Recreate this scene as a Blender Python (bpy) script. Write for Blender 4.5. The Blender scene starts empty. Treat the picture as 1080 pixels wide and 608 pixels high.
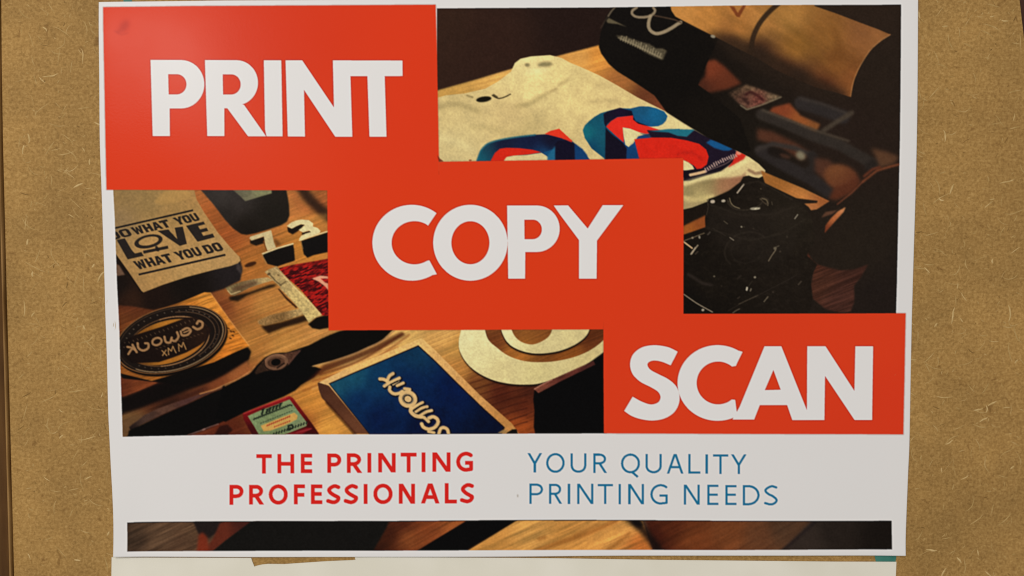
import bpy, math
import numpy as np
from mathutils import Vector
S_ = bpy.context.scene
COL = S_.collection
rng = np.random.default_rng(7)

# ------------------------------------------------------------------ camera
F_PX = 810.0                       # 27 mm lens on a 36 mm sensor, 1080 px wide
MM = 0.0005                        # metres per photo pixel on the board
DIST = F_PX * MM
TILT = math.radians(2.3)
CAM = np.array([0.0, -DIST * math.cos(TILT), DIST * math.sin(TILT)])
FW = np.array([0.0, math.cos(TILT), -math.sin(TILT)])
RT = np.array([1.0, 0.0, 0.0])
UP = np.array([0.0, math.sin(TILT), math.cos(TILT)])
cd = bpy.data.cameras.new('camera')
cd.lens = 27; cd.sensor_width = 36; cd.clip_start = 0.01; cd.clip_end = 50
cam = bpy.data.objects.new('camera', cd)
cam.location = CAM.tolist(); cam.rotation_euler = (math.pi / 2 - TILT, 0, 0)
COL.objects.link(cam); S_.camera = cam

# ------------------------------------------------------------------ light
w = bpy.data.worlds.new('World'); S_.world = w; w.use_nodes = True
bg = w.node_tree.nodes['Background']
bg.inputs[0].default_value = (1.0, 0.935, 0.88, 1); bg.inputs[1].default_value = 0.44
S_.view_settings.view_transform = 'Standard'; S_.view_settings.look = 'None'
S_.cycles.filter_width = 1.25
S_.view_settings.exposure = 0.0; S_.view_settings.gamma = 1.0

def lamp(name, loc, target, size, power, col):
    l = bpy.data.lights.new(name, 'AREA'); l.shape = 'DISK'; l.size = size; l.energy = power; l.color = col
    o = bpy.data.objects.new(name, l); o.location = loc
    o.rotation_euler = (Vector(target) - Vector(loc)).to_track_quat('-Z', 'Y').to_euler()
    COL.objects.link(o)
lamp('ceiling_lamp', (-0.86, -1.60, 0.54), (0, 0, 0), 0.30, 9.0, (1.0, 0.935, 0.88))
lamp('room_lamp', (-0.80, -2.0, 1.75), (0, 0, 0), 0.7, 22.0, (1.0, 0.935, 0.88))

# ------------------------------------------------------------------ helpers
def at(px, py, y=0.0):
    """photo pixel -> point on the plane at depth y (board face is y=0)"""
    px = np.asarray(px, float); py = np.asarray(py, float)
    d = FW[None] * F_PX + RT[None] * (px.ravel() - 540)[:, None] + UP[None] * (303.9 - py.ravel())[:, None]
    t = (y - CAM[1]) / d[:, 1]
    return CAM[None] + d * t[:, None]

def plane(px, py, y):
    """position on the board (true lateral place), lifted to depth y"""
    p = at(px, py, 0.0); p[:, 1] = y
    return p

def mesh_obj(name, verts, faces, mat, parent=None, smooth=False):
    me = bpy.data.meshes.new(name)
    me.from_pydata([tuple(v) for v in verts], [], [tuple(f) for f in faces])
    me.update()
    if smooth: me.polygons.foreach_set('use_smooth', [True] * len(me.polygons))
    if mat: me.materials.append(mat)
    o = bpy.data.objects.new(name, me); COL.objects.link(o)
    if parent: o.parent = parent
    return o

def tag(o, label=None, cat=None, group=None, kind=None):
    if label: o['label'] = label
    if cat: o['category'] = cat
    if group: o['group'] = group
    if kind: o['kind'] = kind
    return o

def smooth_closed(pts, n=8):
    p = np.asarray(pts, float); out = []
    N = len(p)
    for i in range(N):
        p0, p1, p2, p3 = p[i - 1], p[i], p[(i + 1) % N], p[(i + 2) % N]
        for t in np.linspace(0, 1, n, endpoint=False):
            out.append(0.5 * ((2 * p1) + (-p0 + p2) * t + (2 * p0 - 5 * p1 + 4 * p2 - p3) * t * t + (-p0 + 3 * p1 - 3 * p2 + p3) * t ** 3))
    return np.array(out)

def smooth_open(pts, n=8):
    p = np.asarray(pts, float)
    p = np.vstack([2 * p[0] - p[1], p, 2 * p[-1] - p[-2]])
    out = []
    for i in range(1, len(p) - 2):
        p0, p1, p2, p3 = p[i - 1], p[i], p[i + 1], p[i + 2]
        for t in np.linspace(0, 1, n, endpoint=False):
            out.append(0.5 * ((2 * p1) + (-p0 + p2) * t + (2 * p0 - 5 * p1 + 4 * p2 - p3) * t * t + (-p0 + 3 * p1 - 3 * p2 + p3) * t ** 3))
    out.append(p[-2])
    return np.array(out)

# ------------------------------------------------------------------ materials
K_LIGHT = np.array([0.895, 0.84, 0.81])          # light reaching the board, per channel
TONE = np.array([[0, 0], [20, 12], [50, 45], [80, 80], [110, 111], [143, 149], [165, 180], [178, 199], [190, 218], [205, 232], [220, 242], [255, 255]], float)
def tone(c):
    c = np.asarray(c, np.float32); Y = c @ np.array([0.3, 0.59, 0.11], np.float32)
    g = np.interp(Y, TONE[:, 0], TONE[:, 1]) / np.maximum(Y, 1)
    return np.clip(0.5 * np.interp(c, TONE[:, 0], TONE[:, 1]) + 0.5 * c * g[..., None], 0, 255)
def lin(c):
    c = np.asarray(c, float) / 255.0
    return np.where(c <= 0.04045, c / 12.92, ((c + 0.055) / 1.055) ** 2.4)
def alb(c):
    return np.clip(lin(c) / K_LIGHT, 0.002, 0.9)
def rgba(c):
    a = alb(c); return (float(a[0]), float(a[1]), float(a[2]), 1)

def new_mat(name):
    m = bpy.data.materials.new(name); m.use_nodes = True
    nt = m.node_tree
    return m, nt, nt.nodes['Principled BSDF']

def printed_material():
    m, nt, b = new_mat('printed_paper')
    a = nt.nodes.new('ShaderNodeAttribute'); a.attribute_name = 'ink'
    nt.links.new(a.outputs['Color'], b.inputs['Base Color'])
    b.inputs['Specular IOR Level'].default_value = 0.05
    tc = nt.nodes.new('ShaderNodeTexCoord')
    n = nt.nodes.new('ShaderNodeTexNoise'); n.inputs['Scale'].default_value = 26; n.inputs['Detail'].default_value = 3
    nt.links.new(tc.outputs['Object'], n.inputs['Vector'])
    mr = nt.nodes.new('ShaderNodeMapRange'); mr.inputs['To Min'].default_value = 0.20; mr.inputs['To Max'].default_value = 0.29
    nt.links.new(n.outputs['Fac'], mr.inputs['Value']); nt.links.new(mr.outputs['Result'], b.inputs['Roughness'])
    n2 = nt.nodes.new('ShaderNodeTexNoise'); n2.inputs['Scale'].default_value = 900; n2.inputs['Detail'].default_value = 2
    nt.links.new(tc.outputs['Object'], n2.inputs['Vector'])
    bp = nt.nodes.new('ShaderNodeBump'); bp.inputs['Strength'].default_value = 0.04; bp.inputs['Distance'].default_value = 0.0005
    nt.links.new(n2.outputs['Fac'], bp.inputs['Height']); nt.links.new(bp.outputs['Normal'], b.inputs['Normal'])
    return m

def noise_mat(name, cols, scale, rough=0.7, detail=4, bump=0.2, stretch=(1, 1, 1), spec=0.2, dist=0.0006):
    m, nt, b = new_mat(name)
    tc = nt.nodes.new('ShaderNodeTexCoord'); mp = nt.nodes.new('ShaderNodeMapping'); mp.inputs['Scale'].default_value = stretch
    nt.links.new(tc.outputs['Object'], mp.inputs['Vector'])
    n = nt.nodes.new('ShaderNodeTexNoise'); n.inputs['Scale'].default_value = scale; n.inputs['Detail'].default_value = detail
    nt.links.new(mp.outputs['Vector'], n.inputs['Vector'])
    r = nt.nodes.new('ShaderNodeValToRGB'); e = r.color_ramp.elements
    e[0].position = 0.3; e[0].color = rgba(cols[0]); e[1].position = 0.7; e[1].color = rgba(cols[1])
    nt.links.new(n.outputs['Fac'], r.inputs['Fac']); nt.links.new(r.outputs['Color'], b.inputs['Base Color'])
    b.inputs['Roughness'].default_value = rough; b.inputs['Specular IOR Level'].default_value = spec
    if bump:
        bp = nt.nodes.new('ShaderNodeBump'); bp.inputs['Strength'].default_value = bump; bp.inputs['Distance'].default_value = dist
        nt.links.new(n.outputs['Fac'], bp.inputs['Height']); nt.links.new(bp.outputs['Normal'], b.inputs['Normal'])
    return m

def board_material():
    m, nt, b = new_mat('fibreboard')
    L = nt.links
    tc = nt.nodes.new('ShaderNodeTexCoord')
    def noise(scale, detail, rough=0.55, stretch=None, rot=0, distort=0.0):
        n = nt.nodes.new('ShaderNodeTexNoise'); n.inputs['Scale'].default_value = scale
        n.inputs['Detail'].default_value = detail; n.inputs['Roughness'].default_value = rough; n.inputs['Distortion'].default_value = distort
        mp = nt.nodes.new('ShaderNodeMapping')
        if stretch: mp.inputs['Scale'].default_value = stretch
        mp.inputs['Rotation'].default_value = (0, rot, 0)
        L.new(tc.outputs['Object'], mp.inputs['Vector']); L.new(mp.outputs['Vector'], n.inputs['Vector'])
        return n
    def ramp(n, stops):
        r = nt.nodes.new('ShaderNodeValToRGB'); e = r.color_ramp.elements
        while len(e) < len(stops): e.new(0.5)
        for k, (p, c) in enumerate(stops): e[k].position = p; e[k].color = c
        L.new(n.outputs['Fac'], r.inputs['Fac']); return r
    def mix(kind, f, a, c):
        x = nt.nodes.new('ShaderNodeMix'); x.data_type = 'RGBA'; x.blend_type = kind
        x.inputs[0].default_value = f; L.new(a.outputs[0] if not a.bl_idname == 'ShaderNodeMix' else a.outputs[2], x.inputs[6])
        L.new(c.outputs[0], x.inputs[7]); return x
    base = ramp(noise(620, 8, 0.72, distort=0.5), [(0.30, rgba((126, 95, 49))), (0.5, rgba((157, 120, 67))), (0.72, rgba((182, 146, 90)))])
    cloud = ramp(noise(20, 4, 0.6), [(0.3, (0.80, 0.79, 0.76, 1)), (0.68, (1.1, 1.09, 1.06, 1))])
    x = mix('MULTIPLY', 1.0, base, cloud)
    # felted strands running every way: three stretched noises
    for k, rot in enumerate((0.35, 1.45, 2.5)):
        s = ramp(noise(420, 3, 0.5, (0.30, 1, 1.7), rot, 1.5), [(0.34, (0.90, 0.87, 0.83, 1)), (0.5, (1, 1, 1, 1)), (0.66, (1.07, 1.08, 1.10, 1))])
        x = mix('MULTIPLY', 0.4, x, s)
    spots = ramp(noise(170, 3, 0.5, distort=0.8), [(0.27, (0.66, 0.60, 0.52, 1)), (0.37, (1, 1, 1, 1))])
    x = mix('MULTIPLY', 0.8, x, spots)
    L.new(x.outputs[2], b.inputs['Base Color'])
    b.inputs['Roughness'].default_value = 0.75; b.inputs['Specular IOR Level'].default_value = 0.2
    nb = noise(520, 5, 0.6)
    bp = nt.nodes.new('ShaderNodeBump'); bp.inputs['Strength'].default_value = 0.35; bp.inputs['Distance'].default_value = 0.0006
    L.new(nb.outputs['Fac'], bp.inputs['Height']); L.new(bp.outputs['Normal'], b.inputs['Normal'])
    return m

# ------------------------------------------------------------------ wall, board, moulding
def slab(outline, y_front, y_back, name, mat, parent=None):
    """outline in photo px, extruded in depth"""
    o = np.asarray(outline, float); n = len(o)
    f = plane(o[:, 0], o[:, 1], y_front); k = plane(o[:, 0], o[:, 1], y_back)
    faces = [list(range(n))[::-1], list(range(n, 2 * n))] + [[i, (i + 1) % n, n + (i + 1) % n, n + i] for i in range(n)]
    return mesh_obj(name, np.vstack([f, k]), faces, mat, parent)

wall_mat = noise_mat('dark_wall', ((50, 26, 20), (72, 40, 32)), 60, 0.6)
wall = slab([(-500, -380), (1580, -380), (1580, 1000), (-500, 1000)], 0.012, 0.03, 'wall', wall_mat)
tag(wall, kind='structure')

bm_ = board_material()
board = slab([(2, -260), (1.2, -40), (1.8, 60), (3.2, 150), (7, 304), (11, 456), (15, 608), (19, 760), (21, 860),
              (1085, 860), (1087, 300), (1085, 120), (1081, 50), (1075.3, 0), (1071, -40), (1058, -260)], 0.0, 0.010, 'notice_board', bm_)
tag(board, 'tan chipboard panel with pale wood fibres behind the poster', 'board')

def fibre_ribbons(count, colour, seed, wid, lmin, lmax, name):
    r = np.random.default_rng(seed); V = []; Fc = []
    k = 0
    while k < count:
        zone = r.random()
        x = r.uniform(8, 122) if zone < 0.5 else r.uniform(948, 1078)
        y = r.uniform(-6, 612)
        if x < 10 + y * 0.022 + 6: continue
        k += 1
        ang = r.uniform(0, math.pi); L = lmin + (lmax - lmin) * r.random() ** 2.2; bend = r.normal(0, 0.7)
        n = 8; pts = []
        px, py, a = x, y, ang
        for i in range(n + 1):
            pts.append((px, py)); a += bend / n + r.normal(0, 0.12); px += math.cos(a) * L / n; py += math.sin(a) * L / n
        pts = np.array(pts); ww = wid * r.uniform(0.6, 1.4)
        b0 = len(V)
        for i in range(n + 1):
            t = pts[min(i + 1, n)] - pts[max(i - 1, 0)]; t = t / (np.linalg.norm(t) + 1e-9); nn = np.array([-t[1], t[0]])
            prof = math.sin(math.pi * (i + 0.3) / (n + 0.6)) ** 0.6 * ww / 2
            for s, dy in ((-1, 0.00002), (0, -0.00012 * prof * 2), (1, 0.00002)):
                q = pts[i] + nn * s * prof
                V.append(plane([q[0]], [q[1]], dy)[0])
        for i in range(n):
            for c in (0, 1):
                q = b0 + i * 3 + c
                Fc.append((q, q + 1, q + 4, q + 3))
    o = mesh_obj(name, V, Fc, noise_mat(name, colour, 300, 0.7, 2, 0), board, True)
    tag(o, kind='stuff')
fibre_ribbons(560, ((156, 125, 72), (182, 150, 98)), 3, 0.95, 3, 22, 'pale_fibre')
fibre_ribbons(80, ((172, 141, 88), (198, 168, 116)), 21, 1.5, 5, 20, 'pale_fibre')
fibre_ribbons(90, ((104, 76, 36), (124, 92, 46)), 5, 0.9, 2, 12, 'dark_fibre')

# rounded wooden bead in the groove at the left edge of the board
def moulding():
    root = bpy.data.objects.new('edge_moulding', None); COL.objects.link(root)
    root.location = (at([4], [608])[0]).tolist(); root.location.y = 0.012
    ys = np.linspace(-260, 860, 40)
    def line(off):   # left edge of the board, shifted
        xs = np.interp(ys, [-260, -40, 60, 150, 304, 456, 608, 760, 860], [2, 1.2, 1.8, 3.2, 7, 11, 15, 19, 21]); return xs + off
    def strip(offs, deps, name, mat):
        V = []; Fc = []; m = len(offs)
        for y_i, y in enumerate(ys):
            for o_, d_ in zip(offs, deps):
                V.append(plane([line(o_)[y_i]], [y], d_)[0] - np.array(root.location))
        for i in range(len(ys) - 1):
            for j in range(m - 1):
                Fc.append((i * m + j, i * m + j + 1, (i + 1) * m + j + 1, (i + 1) * m + j))
        return mesh_obj(name, V, Fc, mat, root, True)
    bead = noise_mat('worn_wood', ((110, 76, 36), (162, 124, 74)), 200, 0.6, 4, 0.4, (1, 1, 0.12))
    dark = noise_mat('brown_wood', ((80, 52, 24), (108, 74, 38)), 160, 0.65, 4, 0.3, (1, 1, 0.15))
    th = np.linspace(0, math.pi, 9)
    strip([-4.9 + 2.5 * -math.cos(t) for t in th], [0.006 - 0.0058 * math.sin(t) for t in th], 'bead', bead)
    strip([-150, -9.6, -8.6, -8.2], [0.003, 0.003, 0.0045, 0.0115], 'flat_rail', dark)
    tag(root, 'brown wooden edge strip with a rounded bead left of the chipboard', 'moulding')
moulding()

# ------------------------------------------------------------------ the print: a small painter in photo pixels
SS = 3
X0, Y0, X1, Y1 = 102, -6, 972, 594
W_, H_ = (X1 - X0) * SS, (Y1 - Y0) * SS
IMG = np.empty((H_, W_, 3), np.float32); IMG[:] = (190.5, 187, 185)
IDX = np.zeros((H_, W_), np.int16)
PARTS = []                       # (key, name, label, parent key)
def part(key, name, label=None, parent=None):
    PARTS.append((key, name, label, parent)); return len(PARTS) - 1
def coords(b):
    return np.meshgrid((np.arange(b[0], b[2], dtype=np.float32) + 0.5) / SS + X0, (np.arange(b[1], b[3], dtype=np.float32) + 0.5) / SS + Y0)
def bbox(p, pad):
    p = np.asarray(p)
    x0 = max(0, int((p[:, 0].min() - pad - X0) * SS)); x1 = min(W_, int((p[:, 0].max() + pad - X0) * SS) + 2)
    y0 = max(0, int((p[:, 1].min() - pad - Y0) * SS)); y1 = min(H_, int((p[:, 1].max() + pad - Y0) * SS) + 2)
    return (x0, y0, max(x1, x0 + 1), max(y1, y0 + 1))
def inside(polys, b):
    X, Y = coords(b); m = np.zeros(X.shape, bool)
    xs = X[0]; ysr = Y[:, 0]
    for p in polys:
        p = np.asarray(p, float); q = np.roll(p, -1, 0)
        for (ax, ay), (bx, by) in zip(p, q):
            if ay == by: continue
            lo, hi = (ay, by) if ay < by else (by, ay)
            rows = np.nonzero((ysr > lo) & (ysr <= hi))[0]
            if not len(rows): continue
            xc = ax + (ysr[rows] - ay) * (bx - ax) / (by - ay)
            cut = np.searchsorted(xs, xc)
            for r, c in zip(rows, cut): m[r, c:] ^= True
    return m
def soft_inside(polys, b):       # finer steps along edges that run almost level or upright
    acc = 0
    for d in (-1, 0, 1):
        o = np.array([d * 0.31, d * 0.34]) / SS; acc = acc + inside([np.asarray(q, float) + o for q in polys], b).astype(np.float32)
    return acc / 3
def blur1(a, s, ax):
    r = max(1, int(s * 2.6)); k = np.exp(-0.5 * (np.arange(-r, r + 1) / s) ** 2); k /= k.sum()
    pad = [(0, 0)] * a.ndim; pad[ax] = (r, r); ap = np.pad(a, pad, mode='edge'); out = np.zeros_like(a)
    n = a.shape[ax]
    for i, kv in enumerate(k):
        sl = [slice(None)] * a.ndim; sl[ax] = slice(i, i + n); out += kv * ap[tuple(sl)]
    return out
def blur(a, px):
    s = px * SS; return blur1(blur1(a.astype(np.float32), s, 0), s, 1)
CLIP = None
def put(b, mask, col, a=1.0, idx=None, bl=0.0):
    mask = mask.astype(np.float32)
    if bl: mask = blur(mask, bl)
    ys, xs = slice(b[1], b[3]), slice(b[0], b[2])
    if CLIP is not None: mask = mask * CLIP[ys, xs]
    X, Y = coords(b)
    c = col(X, Y) if callable(col) else np.asarray(col, np.float32)
    al = (mask * a)[..., None]
    IMG[ys, xs] = IMG[ys, xs] * (1 - al) + c * al
    if idx is not None: IDX[ys, xs] = np.where(mask > 0.5, idx, IDX[ys, xs])
def poly(pts, col, a=1.0, bl=0.0, idx=None, sm=False, holes=()):
    p = smooth_closed(pts) if sm else np.asarray(pts, float)
    b = bbox(p, bl * 3 + 1)
    put(b, (inside if bl > .6 else soft_inside)([p] + [np.asarray(h, float) for h in holes], b), col, a, idx, bl)
def ell(cx, cy, rx, ry, rot=0, n=64, t0=0, t1=360):
    t = np.radians(np.linspace(t0, t1, n, endpoint=(t1 - t0) % 360 != 0)); r = math.radians(rot)
    x = rx * np.cos(t); y = ry * np.sin(t)
    return np.stack([cx + x * math.cos(r) - y * math.sin(r), cy + x * math.sin(r) + y * math.cos(r)], 1)
def stroke_mask(pts, wd, b, flat=False):
    X, Y = coords(b); m = np.zeros(X.shape, bool); p = np.asarray(pts, float); h = wd / 2
    for i in range(len(p) - 1):
        d = p[i + 1] - p[i]; L = math.hypot(*d)
        if L < 1e-6: continue
        d = d / L; u = (X - p[i][0]) * d[0] + (Y - p[i][1]) * d[1]; v = (X - p[i][0]) * -d[1] + (Y - p[i][1]) * d[0]
        m |= (u >= 0) & (u <= L) & (np.abs(v) <= h)
        if (i > 0) or not flat: m |= (X - p[i][0]) ** 2 + (Y - p[i][1]) ** 2 <= h * h
    if not flat: m |= (X - p[-1][0]) ** 2 + (Y - p[-1][1]) ** 2 <= h * h
    return m
def line(pts, wd, col, a=1.0, bl=0.0, idx=None, sm=False, flat=False):
    p = smooth_open(pts) if sm else np.asarray(pts, float)
    b = bbox(p, wd + bl * 3 + 1); put(b, stroke_mask(p, wd, b, flat), col, a, idx, bl)
def K(x0, y0, s):                # zoomed-crop coordinates -> photo px
    return lambda pts: [(x0 + x / s, y0 + y / s) for x, y in pts]
_lat = np.random.default_rng(11).random((256, 256)).astype(np.float32)
def vn(x, y):
    xi = np.floor(x).astype(int); yi = np.floor(y).astype(int); fx = x - xi; fy = y - yi
    fx = fx * fx * (3 - 2 * fx); fy = fy * fy * (3 - 2 * fy)
    g = lambda i, j: _lat[i & 255, j & 255]
    return (g(xi, yi) * (1 - fx) + g(xi + 1, yi) * fx) * (1 - fy) + (g(xi, yi + 1) * (1 - fx) + g(xi + 1, yi + 1) * fx) * fy
def fbm(x, y, o=3):
    s = 0; a = 0.5; t = 0
    for k in range(o): s = s + a * vn(x * 2 ** k + 17 * k, y * 2 ** k + 5 * k); t += a; a /= 2
    return s / t
def field(samples, p=3.0):       # smooth colour field through samples
    sm = np.array(samples, np.float32)
    def f(X, Y):
        acc = np.zeros(X.shape + (3,), np.float32); ws = np.zeros(X.shape, np.float32)
        for s in sm:
            wgt = 1.0 / (((X - s[0]) ** 2 + (Y - s[1]) ** 2 + 60.0) ** (p / 2)); ws += wgt; acc += wgt[..., None] * s[2:5]
        return acc / ws[..., None]
    return f
def grain(f, ang, amt=0.25, along=60.0, across=2.2, seed=0, tint=(1, 1, 1)):
    a = math.radians(ang); ca, sa = math.cos(a), math.sin(a)
    def g(X, Y):
        u = X * ca + Y * sa; v = -X * sa + Y * ca
        v = v + 2.2 * vn(u / 45 + seed, v / 25)
        n = 0.6 * fbm(u / along + seed, v / across, 3) + 0.4 * fbm(u / (along * 2) + seed, v / (across * 3.2) + 9, 2)
        c = f(X, Y) if callable(f) else np.broadcast_to(np.asarray(f, np.float32), X.shape + (3,))
        return c * (1 + amt * 2.4 * (n - 0.5)[..., None] * np.asarray(tint, np.float32))
    return g
def mottle(f, amt=0.12, sc=3.0, seed=0):
    def g(X, Y):
        n = fbm(X / sc + seed, Y / sc + seed * 3, 3)
        c = f(X, Y) if callable(f) else np.broadcast_to(np.asarray(f, np.float32), X.shape + (3,))
        return c * (1 + amt * 2 * (n - 0.5)[..., None])
    return g
def region(pts):
    b = bbox(pts, 1); m = np.zeros((H_, W_), np.float32); m[b[1]:b[3], b[0]:b[2]] = soft_inside([np.asarray(pts, float)], b); return m
P_PAPER = part('paper', 'paper_sheet')
P_PIC = part('pic', 'printed_photo', 'main picture of craft goods lying on a wooden table')
P_STRIP = part('strip', 'printed_strip', 'narrow strip of wood and dark shapes along the lower edge')
P_R = [part('r0', 'red_panel', 'top left red panel'), part('r1', 'red_panel', 'middle red panel'), part('r2', 'red_panel', 'lower right red panel')]
P_L = [part('l0', 'lettering', 'white word PRINT', 'r0'), part('l1', 'lettering', 'white word COPY', 'r1'), part('l2', 'lettering', 'white word SCAN', 'r2')]
P_S0 = part('s0', 'slogan', 'red slogan THE PRINTING PROFESSIONALS')
P_S1 = part('s1', 'slogan', 'blue slogan YOUR QUALITY PRINTING NEEDS')
P_SHIRT = part('shirt', 'printed_shirt', 'cream shirt with blue and red graphic', 'pic')
P_BAG = part('bag', 'printed_bag', 'black bag with pale curved mark', 'pic')
P_TUBE = part('tube', 'printed_tube', 'wooden tube', 'pic')
P_CAM = part('cam', 'printed_camera', 'black camera with small glints', 'pic')
P_BOOK = part('book', 'printed_notebook', 'tan notebook with black lettering DO WHAT YOU LOVE WHAT YOU DO', 'pic')
P_BOX = part('box', 'printed_block', 'black block at the top of the picture', 'pic')
P_N7 = part('n7', 'printed_numeral', 'small cream numeral 7', 'pic')
P_N3 = part('n3', 'printed_numeral', 'small cream numeral 3', 'pic')
P_RED = part('cloth', 'printed_fabric', 'red knitted fabric', 'pic')
P_BRUSH = part('brush', 'printed_tool', 'pale forked wooden tool', 'pic')
P_STAMP = part('stamp', 'printed_stamp', 'round dark stamp on a wooden block', 'pic')
P_KNIFE = part('knife', 'printed_knife', 'black folding knife with round pivot', 'pic')
P_CARD = part('card', 'printed_card', 'red and green card box', 'pic')
P_CASE = part('case', 'printed_box', 'blue box with cream lettering', 'pic')
P_AT = part('ring', 'printed_ornament', 'large cream curved letter', 'pic')
P_SNAP = part('snap', 'printed_snapshot', 'small snapshot print', 'pic')

UPPER = [(461, 9.3), (640, 8.2), (800, 6.4), (948.7, 6.0), (947.6, 150), (945.6, 300), (944.8, 333), (600, 333), (461, 333)]
MID = [(120.2, 199), (121.6, 230), (123.6, 300), (126, 350), (127.6, 400), (130, 460.6), (200, 459.2), (270, 458.2), (400, 457.6), (540, 457.2), (640, 457), (640, 340), (350, 340), (350, 199)]
# ---------- upper picture
CLIP = region(UPPER)
poly(UPPER, field([(470, 20, 55, 36, 27), (520, 40, 53, 34, 27), (600, 20, 42, 28, 24), (700, 100, 26, 21, 17), (900, 20, 48, 36, 28), (930, 80, 44, 34, 27), (900, 140, 44, 33, 27), (780, 160, 34, 28, 22), (900, 260, 42, 34, 27), (760, 290, 33, 27, 21), (930, 320, 38, 30, 26)]), idx=P_PIC)
# table behind the shirt
poly([(455, 97.5), (500, 85), (540, 73), (590, 59), (632, 48), (640, 60), (652, 76), (690, 100), (708, 122), (690, 118), (600, 70), (540, 90), (455, 110)],
     grain(field([(470, 98, 178, 140, 72), (540, 74, 200, 156, 84), (612, 60, 205, 152, 78), (632, 58, 205, 140, 62), (655, 88, 150, 95, 50), (680, 104, 105, 58, 36), (700, 118, 120, 62, 40)]), -15, .10, seed=3), bl=.7)
# right hand table clutter, soft
k = K(690, 50, 3.377)
poly(k([(185, 50), (215, 45), (250, 70), (310, 130), (260, 150), (190, 165), (140, 140), (180, 105)]), field([(748, 72, 122, 58, 36), (768, 90, 100, 50, 32), (738, 93, 74, 40, 28)]), .95, bl=1.6)
poly(k([(420, 215), (480, 200), (520, 245), (590, 275), (570, 310), (480, 265), (400, 240)]), field([(825, 116, 126, 62, 38), (845, 126, 144, 80, 42), (860, 134, 124, 76, 42)]), bl=1.2)
poly(k([(365, 290), (420, 300), (500, 340), (560, 380), (520, 400), (430, 350), (365, 330)]), (82, 50, 36), bl=2.0)
line(k([(380, 240), (470, 275), (560, 315), (660, 350), (775, 415)]), 11.5, (53, 46, 41), bl=1.3)
line(k([(385, 225), (480, 262), (580, 300), (690, 335)]), 2.6, (76, 66, 55), .8, bl=1.0)
line(k([(520, 200), (600, 225), (670, 250)]), 14, (50, 44, 42), bl=1.5); line(k([(515, 183), (600, 205), (685, 238)]), 2.5, (64, 56, 50), .8, bl=1.2)
line(k([(600, 298), (650, 265), (700, 235)]), 5, (70, 60, 50), bl=1.1)
line(k([(380, 370), (470, 425), (560, 470), (620, 515)]), 13, (48, 42, 40), bl=1.4)
line(k([(365, 365), (420, 345), (500, 360), (560, 385)]), 5, (58, 51, 47), bl=1.2); line(k([(560, 385), (575, 425), (550, 440)]), 10, (46, 40, 37), bl=1.5)
poly(ell(*k([(440, 378)])[0], 12, 5, 15), (34, 27, 23), .9, 1.3); poly(ell(*k([(465, 388)])[0], 6, 2.2, 18), (76, 50, 38), .8, 1.2)
poly(k([(570, 395), (620, 400), (650, 440), (600, 470), (570, 440)]), (84, 52, 38), .9, 2.0)
poly(ell(*k([(665, 465)])[0], 19, 13.5, 20), field([(882, 180, 112, 68, 42), (890, 190, 104, 60, 38), (900, 198, 84, 44, 32)]), bl=1.8)
poly(k([(640, 500), (700, 480), (740, 470), (700, 520), (650, 545), (620, 540)]), (88, 48, 32), bl=1.8)
line(k([(760, 425), (800, 400)]), 9, (44, 37, 33), bl=1.6)
poly(k([(770, 360), (830, 375), (868, 392), (850, 415), (800, 430), (790, 400)]), (88, 60, 42), bl=2.0)
line(k([(740, 480), (790, 440), (840, 425), (868, 418)]), 2.2, (120, 66, 42), .9, bl=.8); line(k([(745, 460), (775, 435), (800, 428)]), 2.6, (104, 54, 36), .9, bl=.9)
line(k([(650, 560), (700, 520), (745, 475)]), 1.2, (110, 62, 42), bl=.6)
poly(ell(*k([(520, 386)])[0], 5.2, 4.2, 35), (124, 115, 92), bl=1.5)
# shirt
SH = [(460, 104), (470, 101), (490, 99), (512, 94), (526, 86), (539, 76), (543, 67), (549, 62.5), (560, 60), (580, 58.6), (592, 61.5), (601, 66.5), (612, 71), (632, 80), (650, 90), (672, 103), (690, 112), (706, 120), (730, 135), (757, 148), (778, 160), (790, 166), (800, 173), (807, 180), (806, 185), (800, 188), (786, 186), (783, 195), (772, 202), (748, 212), (730, 219), (700, 226), (460, 180)]
shirtf = mottle(field([(470, 115, 184, 168, 118), (480, 155, 184, 170, 122), (540, 120, 186, 168, 118), (556, 66, 200, 186, 134), (600, 80, 196, 180, 126), (560, 95, 200, 184, 130), (620, 100, 198, 180, 126), (660, 110, 190, 172, 120), (560, 138, 178, 162, 112), (690, 130, 196, 182, 132), (730, 178, 200, 186, 138), (760, 185, 186, 172, 124), (800, 180, 190, 175, 128), (735, 205, 150, 136, 94)]), .035, 9, 4)
_sf = shirtf; shirtf = lambda X, Y: _sf(X, Y) * np.array((1.02, 1.0, 1.0), np.float32)
poly(SH, shirtf, idx=P_SHIRT, bl=.35)
CL0 = CLIP; SHM = region(SH); CLIP = CLIP * SHM
for p, wd, c, a, bb in [([(463, 114), (475, 110), (490, 112), (505, 118)], 5, (140, 124, 82), .55, 2.2), ([(497, 134), (520, 136), (535, 142), (560, 146)], 4, (150, 134, 88), .35, 2.5),
                        ([(545, 113), (560, 109), (570, 103), (578, 99)], 4, (140, 124, 80), .5, 1.8), ([(620, 108), (640, 106), (655, 110)], 3.5, (150, 134, 92), .45, 1.8),
                        ([(605, 71), (615, 84), (640, 92)], 4, (170, 152, 104), .4, 2.2), ([(590, 90), (598, 85)], 3, (140, 124, 82), .5, 1.4), ([(580, 97), (587, 94)], 2.2, (140, 120, 76), .5, 1),
                        ([(463, 145), (480, 150), (500, 160)], 5, (196, 182, 136), .5, 3), ([(615, 125), (605, 140), (600, 155)], 6, (160, 142, 96), .25, 3)]:
    line(p, wd, c, a, bb, sm=True)
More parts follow.
